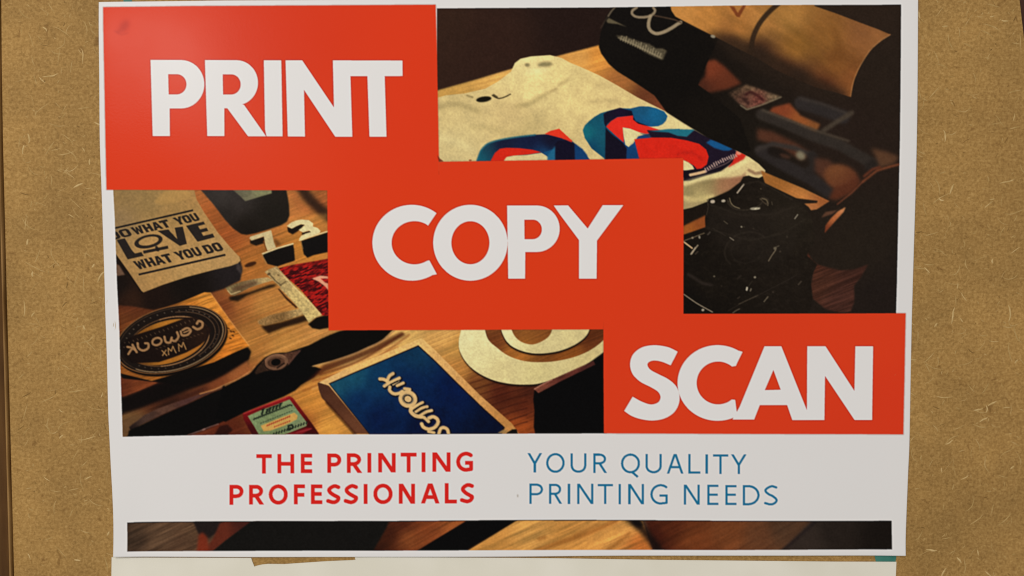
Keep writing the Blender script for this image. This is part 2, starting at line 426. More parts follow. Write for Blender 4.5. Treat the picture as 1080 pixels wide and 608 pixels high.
poly(ell(575, 68.5, 8, 2.6, -4), (118, 106, 70), .85, 1.3); poly(ell(556, 69, 2.6, 1.8, 0), (110, 98, 64), .8, .9)
poly(ell(567, 75, 12, 3, -8), (214, 200, 150), .5, 1.8)
k = K(455, 90, 7.32)
poly(ell(*k([(405, 111)])[0], 8.0, 2.9, -8), (28, 24, 16), 1, .45)
line(k([(470, 82), (515, 104), (560, 96), (610, 72)]), 1.3, (70, 58, 34), .9, .35, sm=True)
line(k([(275, 82), (320, 96)]), 1.6, (120, 104, 64), .7, .6)
line(k([(480, 78), (505, 95)]), 2.2, (56, 46, 28), .8, .4)
# left arch of the graphic
poly(k([(345, 600), (380, 505), (430, 455), (510, 428), (600, 412), (700, 396), (800, 385), (900, 380), (1010, 402), (1080, 430), (1160, 500), (1240, 600)]), field([(504, 165, 24, 88, 104), (512, 155, 30, 64, 80), (530, 152, 28, 30, 56), (560, 148, 26, 32, 62), (580, 150, 26, 22, 42), (575, 163, 26, 70, 110), (600, 160, 30, 24, 44), (612, 158, 22, 74, 124), (620, 165, 26, 60, 110)]), bl=.35)
line(k([(352, 590), (385, 505), (435, 455), (515, 428), (640, 405), (800, 387)]), 1.8, (34, 96, 112), .8, .5, sm=True)
poly(k([(450, 600), (490, 525), (530, 492), (580, 485), (680, 488), (780, 500), (850, 520), (760, 536), (660, 545), (600, 552), (555, 590)]), (196, 42, 26), bl=.35)
poly(k([(548, 600), (580, 556), (640, 545), (740, 540), (850, 524), (900, 555), (950, 600)]), (192, 176, 130), bl=.3)
poly(k([(860, 522), (900, 548), (945, 585), (1000, 590), (1000, 470), (930, 500)]), (24, 78, 118), bl=.5)
k = K(580, 90, 7.32)
poly(k([(-40, 378), (0, 356), (70, 338), (110, 375), (172, 432), (165, 446), (90, 412), (0, 388)]), (208, 54, 34), bl=.3)
poly(k([(30, 470), (60, 430), (120, 425), (190, 455), (195, 600), (30, 600)]), (26, 22, 42), bl=.7)
poly(k([(-20, 545), (20, 500), (38, 470), (40, 600), (-20, 600)]), (34, 98, 130), bl=.7)
poly(k([(190, 452), (250, 495), (285, 540), (302, 600), (195, 600)]), (22, 62, 108), bl=.6)
# second figure
poly(k([(252, 350), (268, 312), (300, 280), (340, 248), (390, 218), (460, 198), (545, 180), (620, 182), (690, 165), (760, 166), (820, 180), (880, 205), (906, 240), (895, 275), (870, 302), (835, 318), (780, 322), (700, 318), (640, 330), (600, 480), (640, 452), (680, 396), (760, 375), (850, 365), (952, 342), (1000, 338), (1000, 420), (820, 415), (770, 450), (745, 500), (745, 560), (780, 600), (440, 600), (415, 565), (320, 490), (268, 410)]), field([(617, 140, 24, 108, 116), (625, 128, 24, 80, 100), (635, 150, 26, 84, 100), (625, 155, 18, 66, 96), (690, 120, 26, 100, 140), (700, 128, 24, 88, 124), (680, 114, 30, 78, 110), (668, 150, 22, 72, 124), (680, 145, 20, 62, 110), (665, 162, 22, 60, 104)]), bl=.3)
poly(k([(418, 300), (412, 225), (440, 206), (540, 176), (570, 186), (630, 200), (645, 250), (660, 280), (760, 318), (700, 320), (640, 300), (630, 242), (520, 248), (440, 302), (432, 330)]), field([(640, 125, 28, 26, 44), (655, 117, 34, 24, 48), (668, 122, 24, 20, 40), (680, 133, 26, 18, 30)]), bl=.45)
poly(k([(428, 330), (470, 375), (560, 445), (592, 490), (585, 600), (424, 600)]), (27, 22, 38), bl=.5)
poly(k([(432, 322), (470, 280), (520, 250), (640, 236), (640, 268), (680, 300), (760, 320), (860, 352), (800, 372), (740, 378), (690, 366), (600, 334), (562, 330), (566, 380), (570, 446), (510, 395)]), (212, 46, 34), bl=.3)
poly(k([(560, 328), (620, 338), (700, 372), (660, 400), (636, 440), (606, 478), (580, 462), (566, 390)]), (198, 184, 138), bl=.3)
poly(k([(690, 372), (760, 380), (870, 352), (952, 370), (1010, 372), (1010, 412), (900, 405), (800, 420), (760, 400)]), (58, 60, 72), .75, .5)
poly(k([(770, 600), (800, 530), (868, 462), (830, 418), (880, 402), (960, 402), (1060, 420), (1060, 600)]), (200, 42, 28), bl=.3)
poly(k([(768, 440), (800, 418), (825, 425), (866, 460), (810, 500), (752, 548), (744, 505)]), (196, 182, 134), bl=.3)
poly(k([(715, 150), (760, 170), (890, 210), (905, 250), (1000, 300), (1000, 345), (880, 330), (850, 318), (900, 270), (880, 215)]), (198, 184, 136), .0)
k = K(700, 140, 8.31)
poly(k([(-150, -20), (60, -10), (270, -20), (340, 20), (420, 50), (520, 85), (612, 140), (640, 170), (640, 200), (560, 265), (400, 335), (180, 392), (120, 400), (160, 330), (-100, 60)]), (36, 26, 42), bl=.5)
poly(k([(-130, -10), (40, -30), (270, -25), (200, 38), (120, 30), (40, 0)]), (34, 106, 122), bl=.5)
poly(k([(-260, 60), (-100, 45), (60, 46), (200, 70), (310, 100), (370, 150), (392, 210), (376, 280), (330, 315), (290, 322), (262, 290), (175, 243), (170, 300), (-200, 300)]), (200, 40, 26), bl=.35)
line(k([(120, 190), (180, 175), (270, 185), (330, 240)]), 3, (160, 30, 24), .5, 1.2, sm=True)
poly(k([(165, 240), (215, 262), (250, 290), (266, 322), (200, 332), (160, 332)]), (206, 188, 140), bl=.4)
poly(k([(370, 90), (410, 62), (500, 88), (560, 118), (606, 142), (570, 160), (520, 160), (440, 135)]), (26, 82, 130), bl=.6)
poly(k([(170, 340), (300, 322), (400, 318), (560, 250), (620, 220), (640, 240), (500, 340), (380, 375), (230, 425), (170, 425)]), (28, 22, 32), bl=.5)
poly(k([(625, 195), (640, 165), (690, 168), (724, 192), (700, 235), (650, 262), (560, 310), (600, 260)]), (190, 44, 32), bl=.5)
line(k([(232, 372), (290, 360), (360, 342)]), 3.0, (196, 162, 122), bl=.4)
for t_ in np.linspace(0, 1, 15):
    x_ = 365 + 265 * t_; y_ = 330 - 128 * t_ - 14 * math.sin(math.pi * t_); h_ = 17 if int(t_ * 14) % 4 else 28
    line(k([(x_ - 5, y_ - h_ / 2), (x_ + 7, y_ + h_ / 2)]), 1.5, (188, 158, 140), .85, .4)
line(k([(365, 340), (480, 298), (560, 262), (630, 205)]), .9, (150, 120, 112), .7, .5, sm=True)
poly(ell(*k([(655, 180)])[0], 3, 2), (226, 130, 104), bl=.6)
poly(k([(170, 470), (300, 430), (420, 400), (560, 400), (690, 380), (720, 340), (690, 470), (560, 540), (400, 590), (170, 560)]), field([(725, 200, 140, 126, 84), (745, 190, 130, 114, 74), (765, 196, 150, 104, 72), (775, 190, 140, 90, 66), (740, 208, 176, 160, 108)]), .9, 1.3)
line(k([(180, 450), (340, 400), (500, 370), (640, 300), (740, 235)]), 4.5, (206, 192, 140), .75, 1.5, sm=True)
line(k([(170, 575), (300, 590), (420, 560)]), 5, (190, 172, 118), .8, 1.3, sm=True)
line(k([(745, 330), (800, 360), (870, 350)]), 3.0, (110, 70, 50), .6, .8)
CLIP = CL0
# dark shadow under the shirt, orange wood
k = K(715, 195, 8.31)
poly(k([(0, 235), (120, 215), (260, 170), (330, 110), (470, 40), (560, -20), (560, 200), (250, 255), (0, 350)]), (34, 26, 20), bl=.9)
poly(k([(0, 385), (120, 325), (245, 265), (245, 375), (120, 420), (0, 455)]), field([(722, 245, 150, 84, 36), (742, 232, 136, 72, 36)]), bl=.8)
k = K(825, 150, 8.31)
PLANK = k([(-190, 250), (0, 330), (180, 405), (412, 518), (300, 590), (250, 598), (230, 570), (190, 540), (300, 535), (310, 515), (120, 492), (0, 435), (-150, 370)])
poly(PLANK, grain(field([(822, 190, 150, 96, 46), (845, 204, 178, 118, 60), (868, 213, 150, 86, 46), (858, 219, 170, 110, 64)]), 28, .08, seed=2), bl=.5)
k = K(825, 220, 5.285)
poly(k([(240, 20), (300, 10), (330, -10), (280, 30), (215, 52)]), (92, 62, 46), bl=.7)
poly(k([(235, 138), (240, 95), (270, 55), (310, 15), (352, -8), (340, 20), (290, 75)]), field([(872, 242, 110, 52, 32), (880, 230, 170, 98, 56), (889, 221, 190, 130, 84)]), bl=.55)
poly(k([(85, 270), (95, 245), (140, 242), (165, 290), (195, 312), (260, 330), (330, 345), (400, 340), (478, 312), (440, 380), (400, 430), (402, 520), (380, 575), (320, 582), (240, 560), (130, 470), (165, 410), (172, 350), (110, 300)]), grain(field([(845, 268, 88, 46, 32), (865, 300, 76, 46, 34), (885, 315, 72, 44, 36), (900, 285, 66, 40, 32)]), -22, .35, 30, 1.3, 5), bl=.8)
# black bag
BAG = [(649, 4), (639, 18), (633, 36), (631.5, 50), (634, 57), (642, 68), (650, 75), (668, 86), (690, 101), (703, 119), (722, 131), (745, 145), (776, 159), (792, 160), (780, 125), (750, 100), (736, 90), (744, 70), (757, 42), (722, 26), (712, 16), (710, 4)]
poly(BAG, field([(660, 30, 26, 22, 19), (700, 80, 24, 20, 16), (750, 130, 28, 23, 18)]), bl=.5, idx=P_BAG)
CL1 = CLIP
k = K(625, 0, 8.31)
line(k([(200, 62), (165, 100), (135, 145)]), 1.6, (120, 104, 84), .8, .5)
poly(k([(120, 185), (140, 160), (180, 180), (230, 205), (300, 240), (220, 215), (130, 205)]), (108, 96, 72), .8, .6)
line(k([(70, 250), (100, 200), (130, 150)]), 1.0, (70, 58, 46), .8, .6)
line(k([(385, 70), (350, 95), (345, 125), (380, 150), (440, 155), (500, 145), (535, 120), (545, 95), (530, 70)]), 2.7, (140, 122, 96), .95, .5, sm=True)
line(k([(505, 145), (492, 190), (490, 240), (515, 280), (560, 298), (620, 285), (690, 250), (735, 220), (770, 200)]), 3.6, (150, 132, 104), .95, .5, sm=True)
line(k([(540, 140), (640, 160), (720, 178), (775, 205)]), 1.5, (86, 66, 50), .8, .5)
poly(k([(200, 315), (260, 315), (420, 370), (500, 390), (560, 430), (620, 430), (645, 460), (615, 525), (590, 525), (480, 475), (380, 415), (290, 370)]), mottle((104, 93, 72), .3, 1.3, 3), .75, .8)
for t_ in np.linspace(0.05, .95, 17):
    x_ = 230 + 380 * t_; y_ = 330 + 165 * t_; line(k([(x_ - 6, y_ + 18), (x_ + 6, y_ - (16 if int(t_ * 20) % 3 else 34))]), 1.2, (150, 135, 104), .75, .45)
line(k([(225, 335), (380, 400), (600, 512)]), 1.5, (140, 126, 98), .7, .5)
line(k([(560, 440), (640, 450)]), 2, (84, 74, 56), .7, .6)
# wooden tube
TUBE = [(706, 4), (858, 4), (858, 7.5), (880, 15), (905, 24.5), (925, 32), (937.6, 37.6), (930, 42), (918, 52), (908, 66), (900, 84), (896, 103), (880, 98), (860, 93), (838, 84), (815, 73), (800, 63), (778, 52), (757, 41), (735, 30), (712, 18), (708, 12)]
poly(TUBE, grain(field([(720, 12, 178, 126, 64), (745, 20, 176, 122, 60), (780, 30, 166, 112, 56), (770, 45, 120, 74, 40), (800, 20, 166, 116, 60), (830, 18, 170, 122, 62), (840, 50, 142, 96, 44), (825, 75, 84, 50, 32), (870, 40, 136, 90, 44), (880, 70, 128, 80, 40), (870, 90, 84, 48, 30), (910, 35, 128, 82, 48), (925, 40, 138, 90, 52), (897, 85, 130, 78, 42), (800, 55, 64, 42, 30), (840, 82, 60, 40, 30)]), 35, .10, 40, 6, 6), bl=.45, idx=P_TUBE)
poly([(748, 36), (775, 38), (800, 50), (830, 66), (862, 84), (892, 98), (890, 106), (850, 100), (810, 82), (770, 60)], (46, 35, 27), .75, 3.5)
k = K(540, 0, 4)
line(k([(1005, 220), (1015, 160), (1040, 105), (1080, 55), (1120, 20)]), 5.2, (52, 38, 27), .92, .6, sm=True)
poly(k([(915, 28), (935, 32), (950, 58), (975, 20), (985, 25), (958, 76), (945, 74)]), (112, 54, 30), .85, .5)
poly(ell(751.5, 39, 2.6, 1.6, 15), (150, 140, 118), .9, .5)
k = K(820, 0, 8.31)
line(k([(975, 312), (880, 375), (800, 450), (740, 540), (690, 630), (650, 740), (632, 850)]), 1.1, (166, 116, 70), .7, .4, sm=True)
poly(k([(440, 230), (500, 250), (600, 480), (520, 560), (420, 520), (500, 400)]), (108, 66, 32), .4, 2.0)
line(k([(60, 200), (200, 330), (420, 560)]), 4, (116, 80, 36), .35, 2.0, sm=True)
# snapshot
k = K(700, 70, 8.31)
SN = k([(560, 240), (640, 200), (720, 165), (800, 190), (920, 235), (1025, 270), (900, 325), (730, 382), (660, 330)])
poly(SN, mottle(field([(770, 97, 52, 40, 32), (778, 95, 84, 66, 48), (790, 94, 118, 96, 70), (785, 103, 54, 28, 26), (798, 106, 116, 56, 50), (792, 110, 110, 70, 58), (815, 103, 112, 94, 70), (784, 112, 104, 80, 62)]), .3, 2.5, 8), bl=1.1, idx=P_SNAP)
line(k([(720, 250), (760, 230), (830, 270), (870, 300)]), 3, (56, 24, 24), .7, .8, sm=True)
line(k([(700, 290), (740, 330)]), 3, (44, 26, 24), .6, .8)
line(k([(670, 345), (725, 382), (860, 340), (1025, 272)]), 1.1, (136, 122, 96), .85, .6)
# camera
k = K(715, 195, 8.31)
CAMP = k([(30, 470), (45, 440), (240, 372), (235, 300), (250, 200), (265, 125), (330, 105), (440, 58), (545, -25), (570, -70), (620, -80), (750, -20), (900, 55), (1040, 125), (1100, 180), (1180, 320), (1200, 480), (1130, 620), (1220, 700), (1160, 820), (1180, 980), (1150, 1140), (30, 1140)])
poly(CAMP, mottle(field([(740, 215, 28, 22, 17), (790, 240, 36, 29, 23), (830, 230, 42, 35, 27), (750, 300, 31, 25, 19), (840, 300, 36, 29, 23), (725, 325, 24, 20, 16)]), .07, 14, 2), bl=.5, idx=P_CAM)
_c0 = CLIP; CLIP = CLIP * region(CAMP)
def camtex(X, Y):
    n = np.clip((fbm(X / 5 + 3, Y / 3.2 + 9, 4) - 0.52) * 5, 0, 1)[..., None]
    return np.array((26, 21, 17)) * (1 - n) + np.array((62, 53, 44)) * n
poly(CAMP, camtex, .10)
k2 = K(715, 180, 3.92)
poly(k2([(120, 130), (300, 165), (440, 150), (520, 190), (480, 330), (380, 400), (200, 330), (110, 240)]), (46, 39, 33), .35, 3)
line(ell(*k2([(285, 330)])[0], 24, 19, -15, 50, 150, 330), 1.2, (56, 48, 40), .6, .7); line(ell(*k2([(285, 330)])[0], 17, 13, -15, 50), .9, (50, 43, 36), .5, .7)
line(k2([(120, 240), (300, 290), (430, 260), (530, 200)]), 1.0, (58, 50, 41), .5, .7); line(k2([(100, 130), (260, 185), (400, 180), (480, 150)]), 1.3, (60, 52, 43), .5, .8)
CLIP = _c0
for pts, wd, c in [([(518, 72), (575, -2)], 1.5, (176, 160, 138)), ([(735, 118), (770, 132), (786, 158), (786, 182)], 1.0, (120, 106, 80)), ([(450, 118), (462, 158), (492, 190), (540, 208)], .9, (134, 118, 90)), ([(440, 140), (456, 172), (480, 192)], .6, (80, 70, 54)),
                   ([(1022, 298), (1048, 262)], 1.1, (140, 130, 112)), ([(400, 318), (432, 342)], .9, (92, 82, 66)), ([(452, 462), (486, 486)], 1.0, (134, 122, 104)), ([(50, 502), (122, 556)], 1.7, (196, 164, 122)), ([(46, 492), (120, 466), (228, 424)], .9, (112, 96, 74)),
                   ([(118, 606), (145, 565), (172, 530)], 1.3, (150, 134, 110)), ([(845, 555), (885, 535)], .8, (92, 84, 68)), ([(258, 438), (280, 415)], 1.5, (72, 64, 56)), ([(820, 150), (826, 178)], .8, (80, 70, 56)), ([(718, 120), (745, 150), (770, 170)], .8, (84, 70, 54)), ([(300, 380), (420, 450)], .6, (54, 46, 38)), ([(640, 380), (700, 400)], .5, (50, 42, 34)), ([(255, 130), (262, 200), (248, 262)], .7, (70, 60, 48))]:
    line(k(pts), wd * .95, c, .95, .33, sm=len(pts) > 2)
for (x, y), rx, ry, c in [((302, 148), 2.5, 1.9, (176, 162, 142)), ((396, 142), 2.2, 1.5, (176, 164, 144)), ((675, 209), 5.4, 1.3, (206, 196, 168)), ((555, 369), 1.0, .9, (150, 138, 116)), ((578, 370), .6, .5, (80, 70, 56)), ((186, 460), 1.0, 1.7, (150, 140, 122)), ((125, 466), 1.1, 1, (140, 124, 100)), ((725, 36), .7, .7, (90, 80, 60)), ((852, 562), 1.4, 1, (92, 82, 66)), ((956, 455), .8, 1.3, (62, 54, 44)), ((660, 384), .7, .7, (62, 52, 42))]:
    poly(ell(*k([(x, y)])[0], rx, ry, -8 if rx < 3 else -4), c, .95, .4)
line(k([(690, 208), (720, 196)]), .8, (110, 100, 84), .8, .3)
for rr, cc in ((1.0, (60, 51, 42)), (.78, (84, 72, 56))): line(ell(*k([(742, 155)])[0], 6.6 * rr, 4.6 * rr, -20, 40, -110, 60), .8, cc, .8, .4)
line(ell(*k([(590, 130)])[0], 19, 11, -6, 40, 20, 190), .9, (70, 61, 49), .7, .5); line(k([(560, 0), (700, -30), (800, 20), (1000, 130)]), 1.0, (58, 49, 40), .6, .6)
poly(k([(280, 190), (500, 240), (760, 250), (1000, 200), (1020, 260), (760, 310), (480, 300), (270, 250)]), (46, 38, 31), .5, 2.5)
k = K(715, 262, 8.31)
for pts, wd, c in [([(792, 112), (820, 66), (855, 15)], .9, (128, 112, 90)), ([(48, 402), (110, 446), (180, 492), (300, 558)], 1.1, (150, 134, 112)), ([(752, 468), (788, 424)], .9, (118, 106, 86)), ([(478, 566), (508, 545), (540, 530)], .9, (104, 92, 76)), ([(530, 490), (620, 448), (700, 412)], 1.0, (74, 64, 52)),
                   ([(700, 412), (860, 330), (1040, 236)], .7, (50, 42, 36)), ([(440, 545), (530, 495)], .8, (48, 40, 34)), ([(110, 52), (150, -5)], 1.4, (160, 144, 120)), ([(615, 335), (650, 285)], .6, (62, 54, 44)), ([(600, 365), (604, 345)], 2.0, (176, 166, 146)), ([(632, 374), (640, 355)], 1.3, (112, 102, 86)), ([(520, 440), (540, 425)], 1.0, (64, 54, 46)), ([(1055, 318), (1080, 290)], 1.4, (72, 62, 52)), ([(150, 50), (172, 30)], 1.5, (64, 54, 44)), ([(520, 265), (550, 240)], 1.6, (46, 38, 32))]:
    line(k(pts), wd * .95, c, .95, .36, sm=len(pts) > 2)
for (x, y), r, c in [((216, 540), 1.3, (160, 150, 130)), ((673, 254), 1.1, (136, 126, 106)), ((315, 246), .9, (104, 94, 78)), ((380, 330), .6, (64, 54, 44)), ((832, 384), .9, (64, 54, 46)), ((850, 0), 1.4, (98, 88, 72)), ((895, 28), .9, (66, 56, 46))]:
    poly(ell(*k([(x, y)])[0], r * 1.2, r, -20), c, .95, .4)
line(k([(90, 230), (150, 265), (210, 305), (290, 320)]), 3.2, (52, 43, 38), .8, 1.0, sm=True)
CLIP = CL1

# ---------- middle picture
CLIP = region(MID)
woodf = field([(225, 225, 150, 82, 40), (205, 205, 150, 88, 46), (240, 250, 150, 78, 38), (250, 290, 168, 102, 46), (265, 285, 164, 102, 46), (280, 322, 178, 124, 62), (320, 318, 184, 130, 66), (300, 362, 184, 130, 64), (262, 362, 174, 118, 56), (255, 315, 160, 98, 48), (238, 322, 120, 62, 34), (215, 302, 104, 54, 30), (135, 318, 88, 44, 26), (132, 340, 100, 54, 28), (318, 215, 172, 108, 56), (335, 232, 178, 118, 56), (325, 260, 182, 120, 50), (342, 215, 150, 82, 44), (344, 346, 180, 126, 66), (430, 356, 192, 154, 88), (396, 366, 196, 150, 84), (352, 402, 176, 120, 56), (372, 384, 200, 158, 92), (330, 424, 186, 126, 54), (345, 452, 190, 136, 60), (322, 446, 150, 84, 38), (482, 366, 184, 138, 70), (470, 352, 190, 146, 82), (487, 392, 176, 122, 60), (500, 402, 112, 62, 32), (530, 415, 76, 32, 20), (552, 428, 88, 38, 22), (548, 452, 150, 70, 30), (560, 412, 70, 32, 22), (620, 352, 96, 48, 24), (600, 372, 130, 72, 30), (545, 376, 160, 98, 42), (520, 360, 112, 58, 30), (132, 400, 110, 54, 30), (160, 404, 100, 50, 30), (240, 380, 120, 64, 36), (250, 398, 140, 78, 42), (235, 450, 100, 44, 26), (240, 456, 84, 36, 22), (180, 425, 60, 32, 22), (132, 446, 108, 76, 46)])
poly(MID, grain(lambda X, Y: woodf(X, Y) * np.array((.99, 1.0, 1.0), np.float32), -22, .19, 60, 1.5, 1), idx=P_PIC)
# strong grain lines beside the blue box
for p, c, a, wd in [([(338, 395), (380, 380), (425, 352)], (110, 54, 28), .7, 2.2), ([(330, 402), (385, 385), (432, 353)], (130, 66, 32), .6, 1.6), ([(320, 412), (370, 393), (420, 366)], (150, 84, 36), .6, 2), ([(330, 410), (400, 380), (440, 350)], (216, 170, 96), .5, 2), ([(256, 340), (290, 328), (320, 318)], (140, 84, 40), .5, 1.5), ([(260, 370), (300, 352), (330, 338)], (140, 86, 38), .5, 1.4), ([(280, 375), (320, 358), (345, 345)], (206, 156, 84), .5, 2)]:
    line(p, wd, c, a, .8, sm=True)
for j in range(9):
    y = 396 + j * 6.2; line([(496 + j * 4.3, y + 8), (520 + j * 3.5, y + 1), (556, y - 9 + j)], 1.3, (52, 22, 16), .55, .6, sm=True)
k = K(225, 195, 8.31)
line(k([(780, 40), (850, 130), (920, 200), (1010, 270)]), 11, (50, 32, 22), .95, 2.2, sm=True)
line(k([(700, 60), (760, 180), (860, 240)]), 6, (150, 80, 44), .4, 3, sm=True)
line(k([(700, 320), (880, 300), (1000, 270)]), 4, (196, 140, 70), .5, 2)
# black block
BX = k([(-110, 40), (0, 165), (50, 230), (110, 310), (180, 385), (250, 432), (300, 440), (380, 425), (480, 395), (600, 355), (650, 325), (672, 270), (668, 180), (655, 100), (642, 40)])
poly(BX, field([(235, 210, 56, 50, 46), (250, 215, 54, 47, 44), (240, 225, 40, 34, 30), (290, 225, 33, 28, 22), (260, 240, 30, 24, 18), (300, 205, 36, 30, 24)]), bl=.6, idx=P_BOX)
poly(k([(170, 40), (515, 40), (517, 76), (400, 110), (285, 145), (240, 100)]), mottle(field([(255, 205, 92, 86, 68), (275, 203, 128, 126, 88), (262, 210, 112, 106, 80)]), .1, 3), bl=.5)
# numerals
poly(k([(325, 490), (450, 455), (460, 510), (380, 535), (330, 515)]), (34, 24, 16), bl=.6)
poly(k([(455, 480), (490, 590), (470, 580), (440, 500)]), (110, 64, 28), bl=.5); poly(k([(530, 470), (560, 540), (600, 520), (560, 480)]), (90, 52, 24), .7, 1.0)
poly(k([(322, 470), (330, 455), (440, 420), (512, 398), (522, 440), (535, 500), (555, 552), (480, 580), (462, 530), (448, 452), (340, 490)]), mottle((182, 166, 124), .06, 2), bl=.35, idx=P_N7)
poly(k([(440, 612), (455, 600), (570, 560), (703, 520), (712, 560), (720, 660), (712, 668), (640, 690), (565, 716), (480, 694), (440, 630)]), (24, 19, 16), bl=.5, idx=P_N7)
line(k([(436, 606), (570, 555), (703, 517)]), 1.6, (196, 180, 136), .95, .3); line(k([(432, 610), (440, 632), (470, 690)]), 1.2, (150, 110, 64), .8, .4)
poly(ell(264.8, 279, 6.6, 2.3, -18), (58, 30, 15), .95, .6)
poly(k([(652, 372), (690, 382), (760, 350), (806, 348), (775, 385), (740, 412), (700, 436), (660, 415)]), (30, 20, 14), bl=.5)
poly(k([(780, 420), (850, 405), (872, 420), (830, 440), (780, 440)]), (44, 26, 16), bl=.5)
poly(k([(648, 362), (690, 330), (730, 314), (775, 305), (840, 311), (880, 340), (876, 366), (920, 380), (944, 406), (935, 424), (850, 455), (775, 490), (755, 478), (775, 448), (815, 428), (860, 414), (842, 402), (790, 418), (752, 398), (782, 376), (806, 352), (772, 346), (730, 364), (692, 386)]), mottle((196, 182, 138), .05, 2), bl=.35, idx=P_N3)
poly(k([(775, 492), (880, 458), (1010, 415), (1010, 590), (880, 618), (830, 640), (798, 610), (780, 530)]), (22, 18, 16), bl=.5, idx=P_N3)
line(k([(758, 488), (880, 448), (1010, 408)]), 1.3, (200, 182, 136), .95, .3); line(k([(770, 495), (790, 560)]), .9, (150, 112, 66), .8, .4)
# red fabric
k = K(225, 265, 8.31)
RF = k([(575, 150), (700, 120), (850, 95), (1020, 65), (1020, 575), (960, 562), (880, 470), (760, 325), (640, 225)])
def redf(X, Y):
    a = math.radians(-24); u = X * math.cos(a) + Y * math.sin(a); v = -X * math.sin(a) + Y * math.cos(a)
    n = fbm(u / 5 + 3, v / 1.5, 3); n = np.clip((n - 0.36) * 3.2, 0, 1)[..., None]
    return np.array((66, 14, 18)) * (1 - n) + np.array((164, 30, 26)) * n
poly(RF, redf, bl=.4, idx=P_RED)
line(k([(600, 165), (800, 120), (1010, 85)]), 2.5, (176, 34, 26), .5, 1.0)
poly(k([(868, 240), (940, 214), (1020, 222), (1020, 350), (985, 310), (930, 268)]), (206, 150, 118), .95, .4, holes=[k([(945, 240), (1020, 240), (1020, 285), (985, 275)])])
# forked tool
poly(k([(140, 400), (320, 360), (500, 295), (560, 290), (540, 310), (420, 345), (300, 390), (220, 440), (150, 430)]), (34, 24, 15), .95, 1.0)
poly(k([(585, 330), (640, 395), (745, 490), (730, 500), (640, 420), (570, 330)]), (56, 28, 16), .9, .5)
BRF = mottle(field([(242, 304, 140, 122, 80), (252, 306, 92, 70, 46), (265, 302, 110, 84, 58), (275, 296, 164, 142, 94), (285, 294, 170, 146, 96), (292, 287, 150, 126, 84), (300, 296, 166, 144, 96), (312, 312, 184, 162, 106), (325, 325, 180, 158, 104), (332, 335, 186, 164, 106)]), .16, 1.8, 5)
poly(k([(108, 318), (180, 292), (250, 268), (330, 250), (400, 238), (480, 228), (530, 255), (430, 285), (320, 322), (250, 360), (190, 390), (155, 382), (130, 350)]), BRF, bl=.4, idx=P_BRUSH)
poly(k([(455, 182), (490, 160), (560, 132), (600, 178), (720, 310), (800, 385), (855, 440), (955, 555), (880, 590), (825, 610), (800, 562), (745, 490), (590, 312), (520, 250)]), BRF, bl=.4, idx=P_BRUSH)
line(k([(540, 150), (600, 195), (720, 322), (850, 450), (945, 552)]), 1.0, (212, 184, 132), .55, .4); line(k([(500, 205), (560, 270), (600, 300)]), 1.2, (74, 54, 36), .7, .4); line(k([(590, 300), (640, 265)]), 1.4, (92, 72, 46), .8, .5)
line(k([(130, 345), (160, 378), (240, 350)]), 1.0, (206, 180, 124), .7, .4); line(k([(180, 335), (300, 300), (380, 275)]), 3, (88, 62, 44), .7, .9)
poly(ell(*k([(492, 200)])[0], 2, 1.2, -30), (60, 42, 28), .8, .4); poly(ell(*k([(575, 210)])[0], 1.2, .9), (104, 80, 50), .8, .4); poly(ell(*k([(840, 520)])[0], 2.5, 1.2, 20), (130, 104, 60), .6, .6)
k = K(270, 304, 4)
poly(k([(22, 160), (110, 142), (205, 112), (228, 135), (180, 150), (120, 166), (55, 192)]), (40, 24, 14), .95, 1.1)
poly(k([(8, 138), (60, 114), (120, 100), (195, 84), (212, 106), (180, 118), (110, 140), (40, 158), (14, 152)]), mottle(field([(275, 340, 146, 112, 68), (295, 334, 120, 88, 52), (318, 328, 168, 142, 92)]), .22, 1.5, 9), .95, .4, idx=P_BRUSH)
poly(k([(100, -2), (128, -2), (205, 70), (240, 90), (275, 114), (250, 125), (226, 146), (205, 112), (190, 84)]), BRF, bl=.4, idx=P_BRUSH)
poly(k([(222, 152), (256, 124), (290, 115), (312, 118), (312, 166), (270, 174), (240, 168)]), (22, 17, 13), bl=.6)
# notebook
poly([(150, 307), (197, 291), (240, 280), (253, 271), (256.5, 284), (254, 296), (244, 301), (236, 305), (222, 309), (205, 315), (188, 322), (162, 327), (138, 323), (120, 322), (118, 262), (124, 268)], field([(200, 300, 27, 21, 17), (245, 287, 38, 32, 32), (160, 318, 34, 22, 16), (140, 316, 52, 32, 22), (125, 300, 30, 22, 18)]), bl=.8, idx=P_BOOK)
poly([(250, 276), (255, 281), (255.5, 290), (250, 284)], (74, 64, 62), .7, .8)
poly([(118, 276), (126, 280), (132, 290), (118, 292)], (108, 80, 62), .9, .6); line([(124, 271), (136, 290), (150, 309)], 1.6, (30, 22, 18), .9, .4)
COV = [(112, 196), (204.5, 196), (208, 210.5), (215.8, 224), (230.5, 245.5), (244.4, 262), (253.4, 271.2), (254.3, 275), (251.5, 277.8), (244.4, 280.5), (225, 285), (196.8, 292.4), (172, 300.5), (151.5, 308.5), (149.5, 307), (136, 287), (123.4, 269.4), (112, 252)]
poly(COV, mottle(field([(125, 205, 138, 110, 68), (125, 235, 136, 110, 74), (160, 215, 142, 114, 70), (200, 205, 158, 122, 72), (185, 220, 150, 118, 70), (160, 260, 168, 132, 80), (210, 235, 164, 128, 76), (235, 262, 168, 134, 84), (160, 295, 164, 128, 76), (200, 282, 168, 134, 82), (150, 300, 152, 118, 72)]), .07, 2.2, 12), bl=.35, idx=P_BOOK)
poly([(163, 214), (170, 205), (178, 200), (199, 200), (203, 208), (196, 211), (184, 214), (172, 216.5)], (170, 134, 76), .55, 1.0)
INKB = (36, 31, 30)
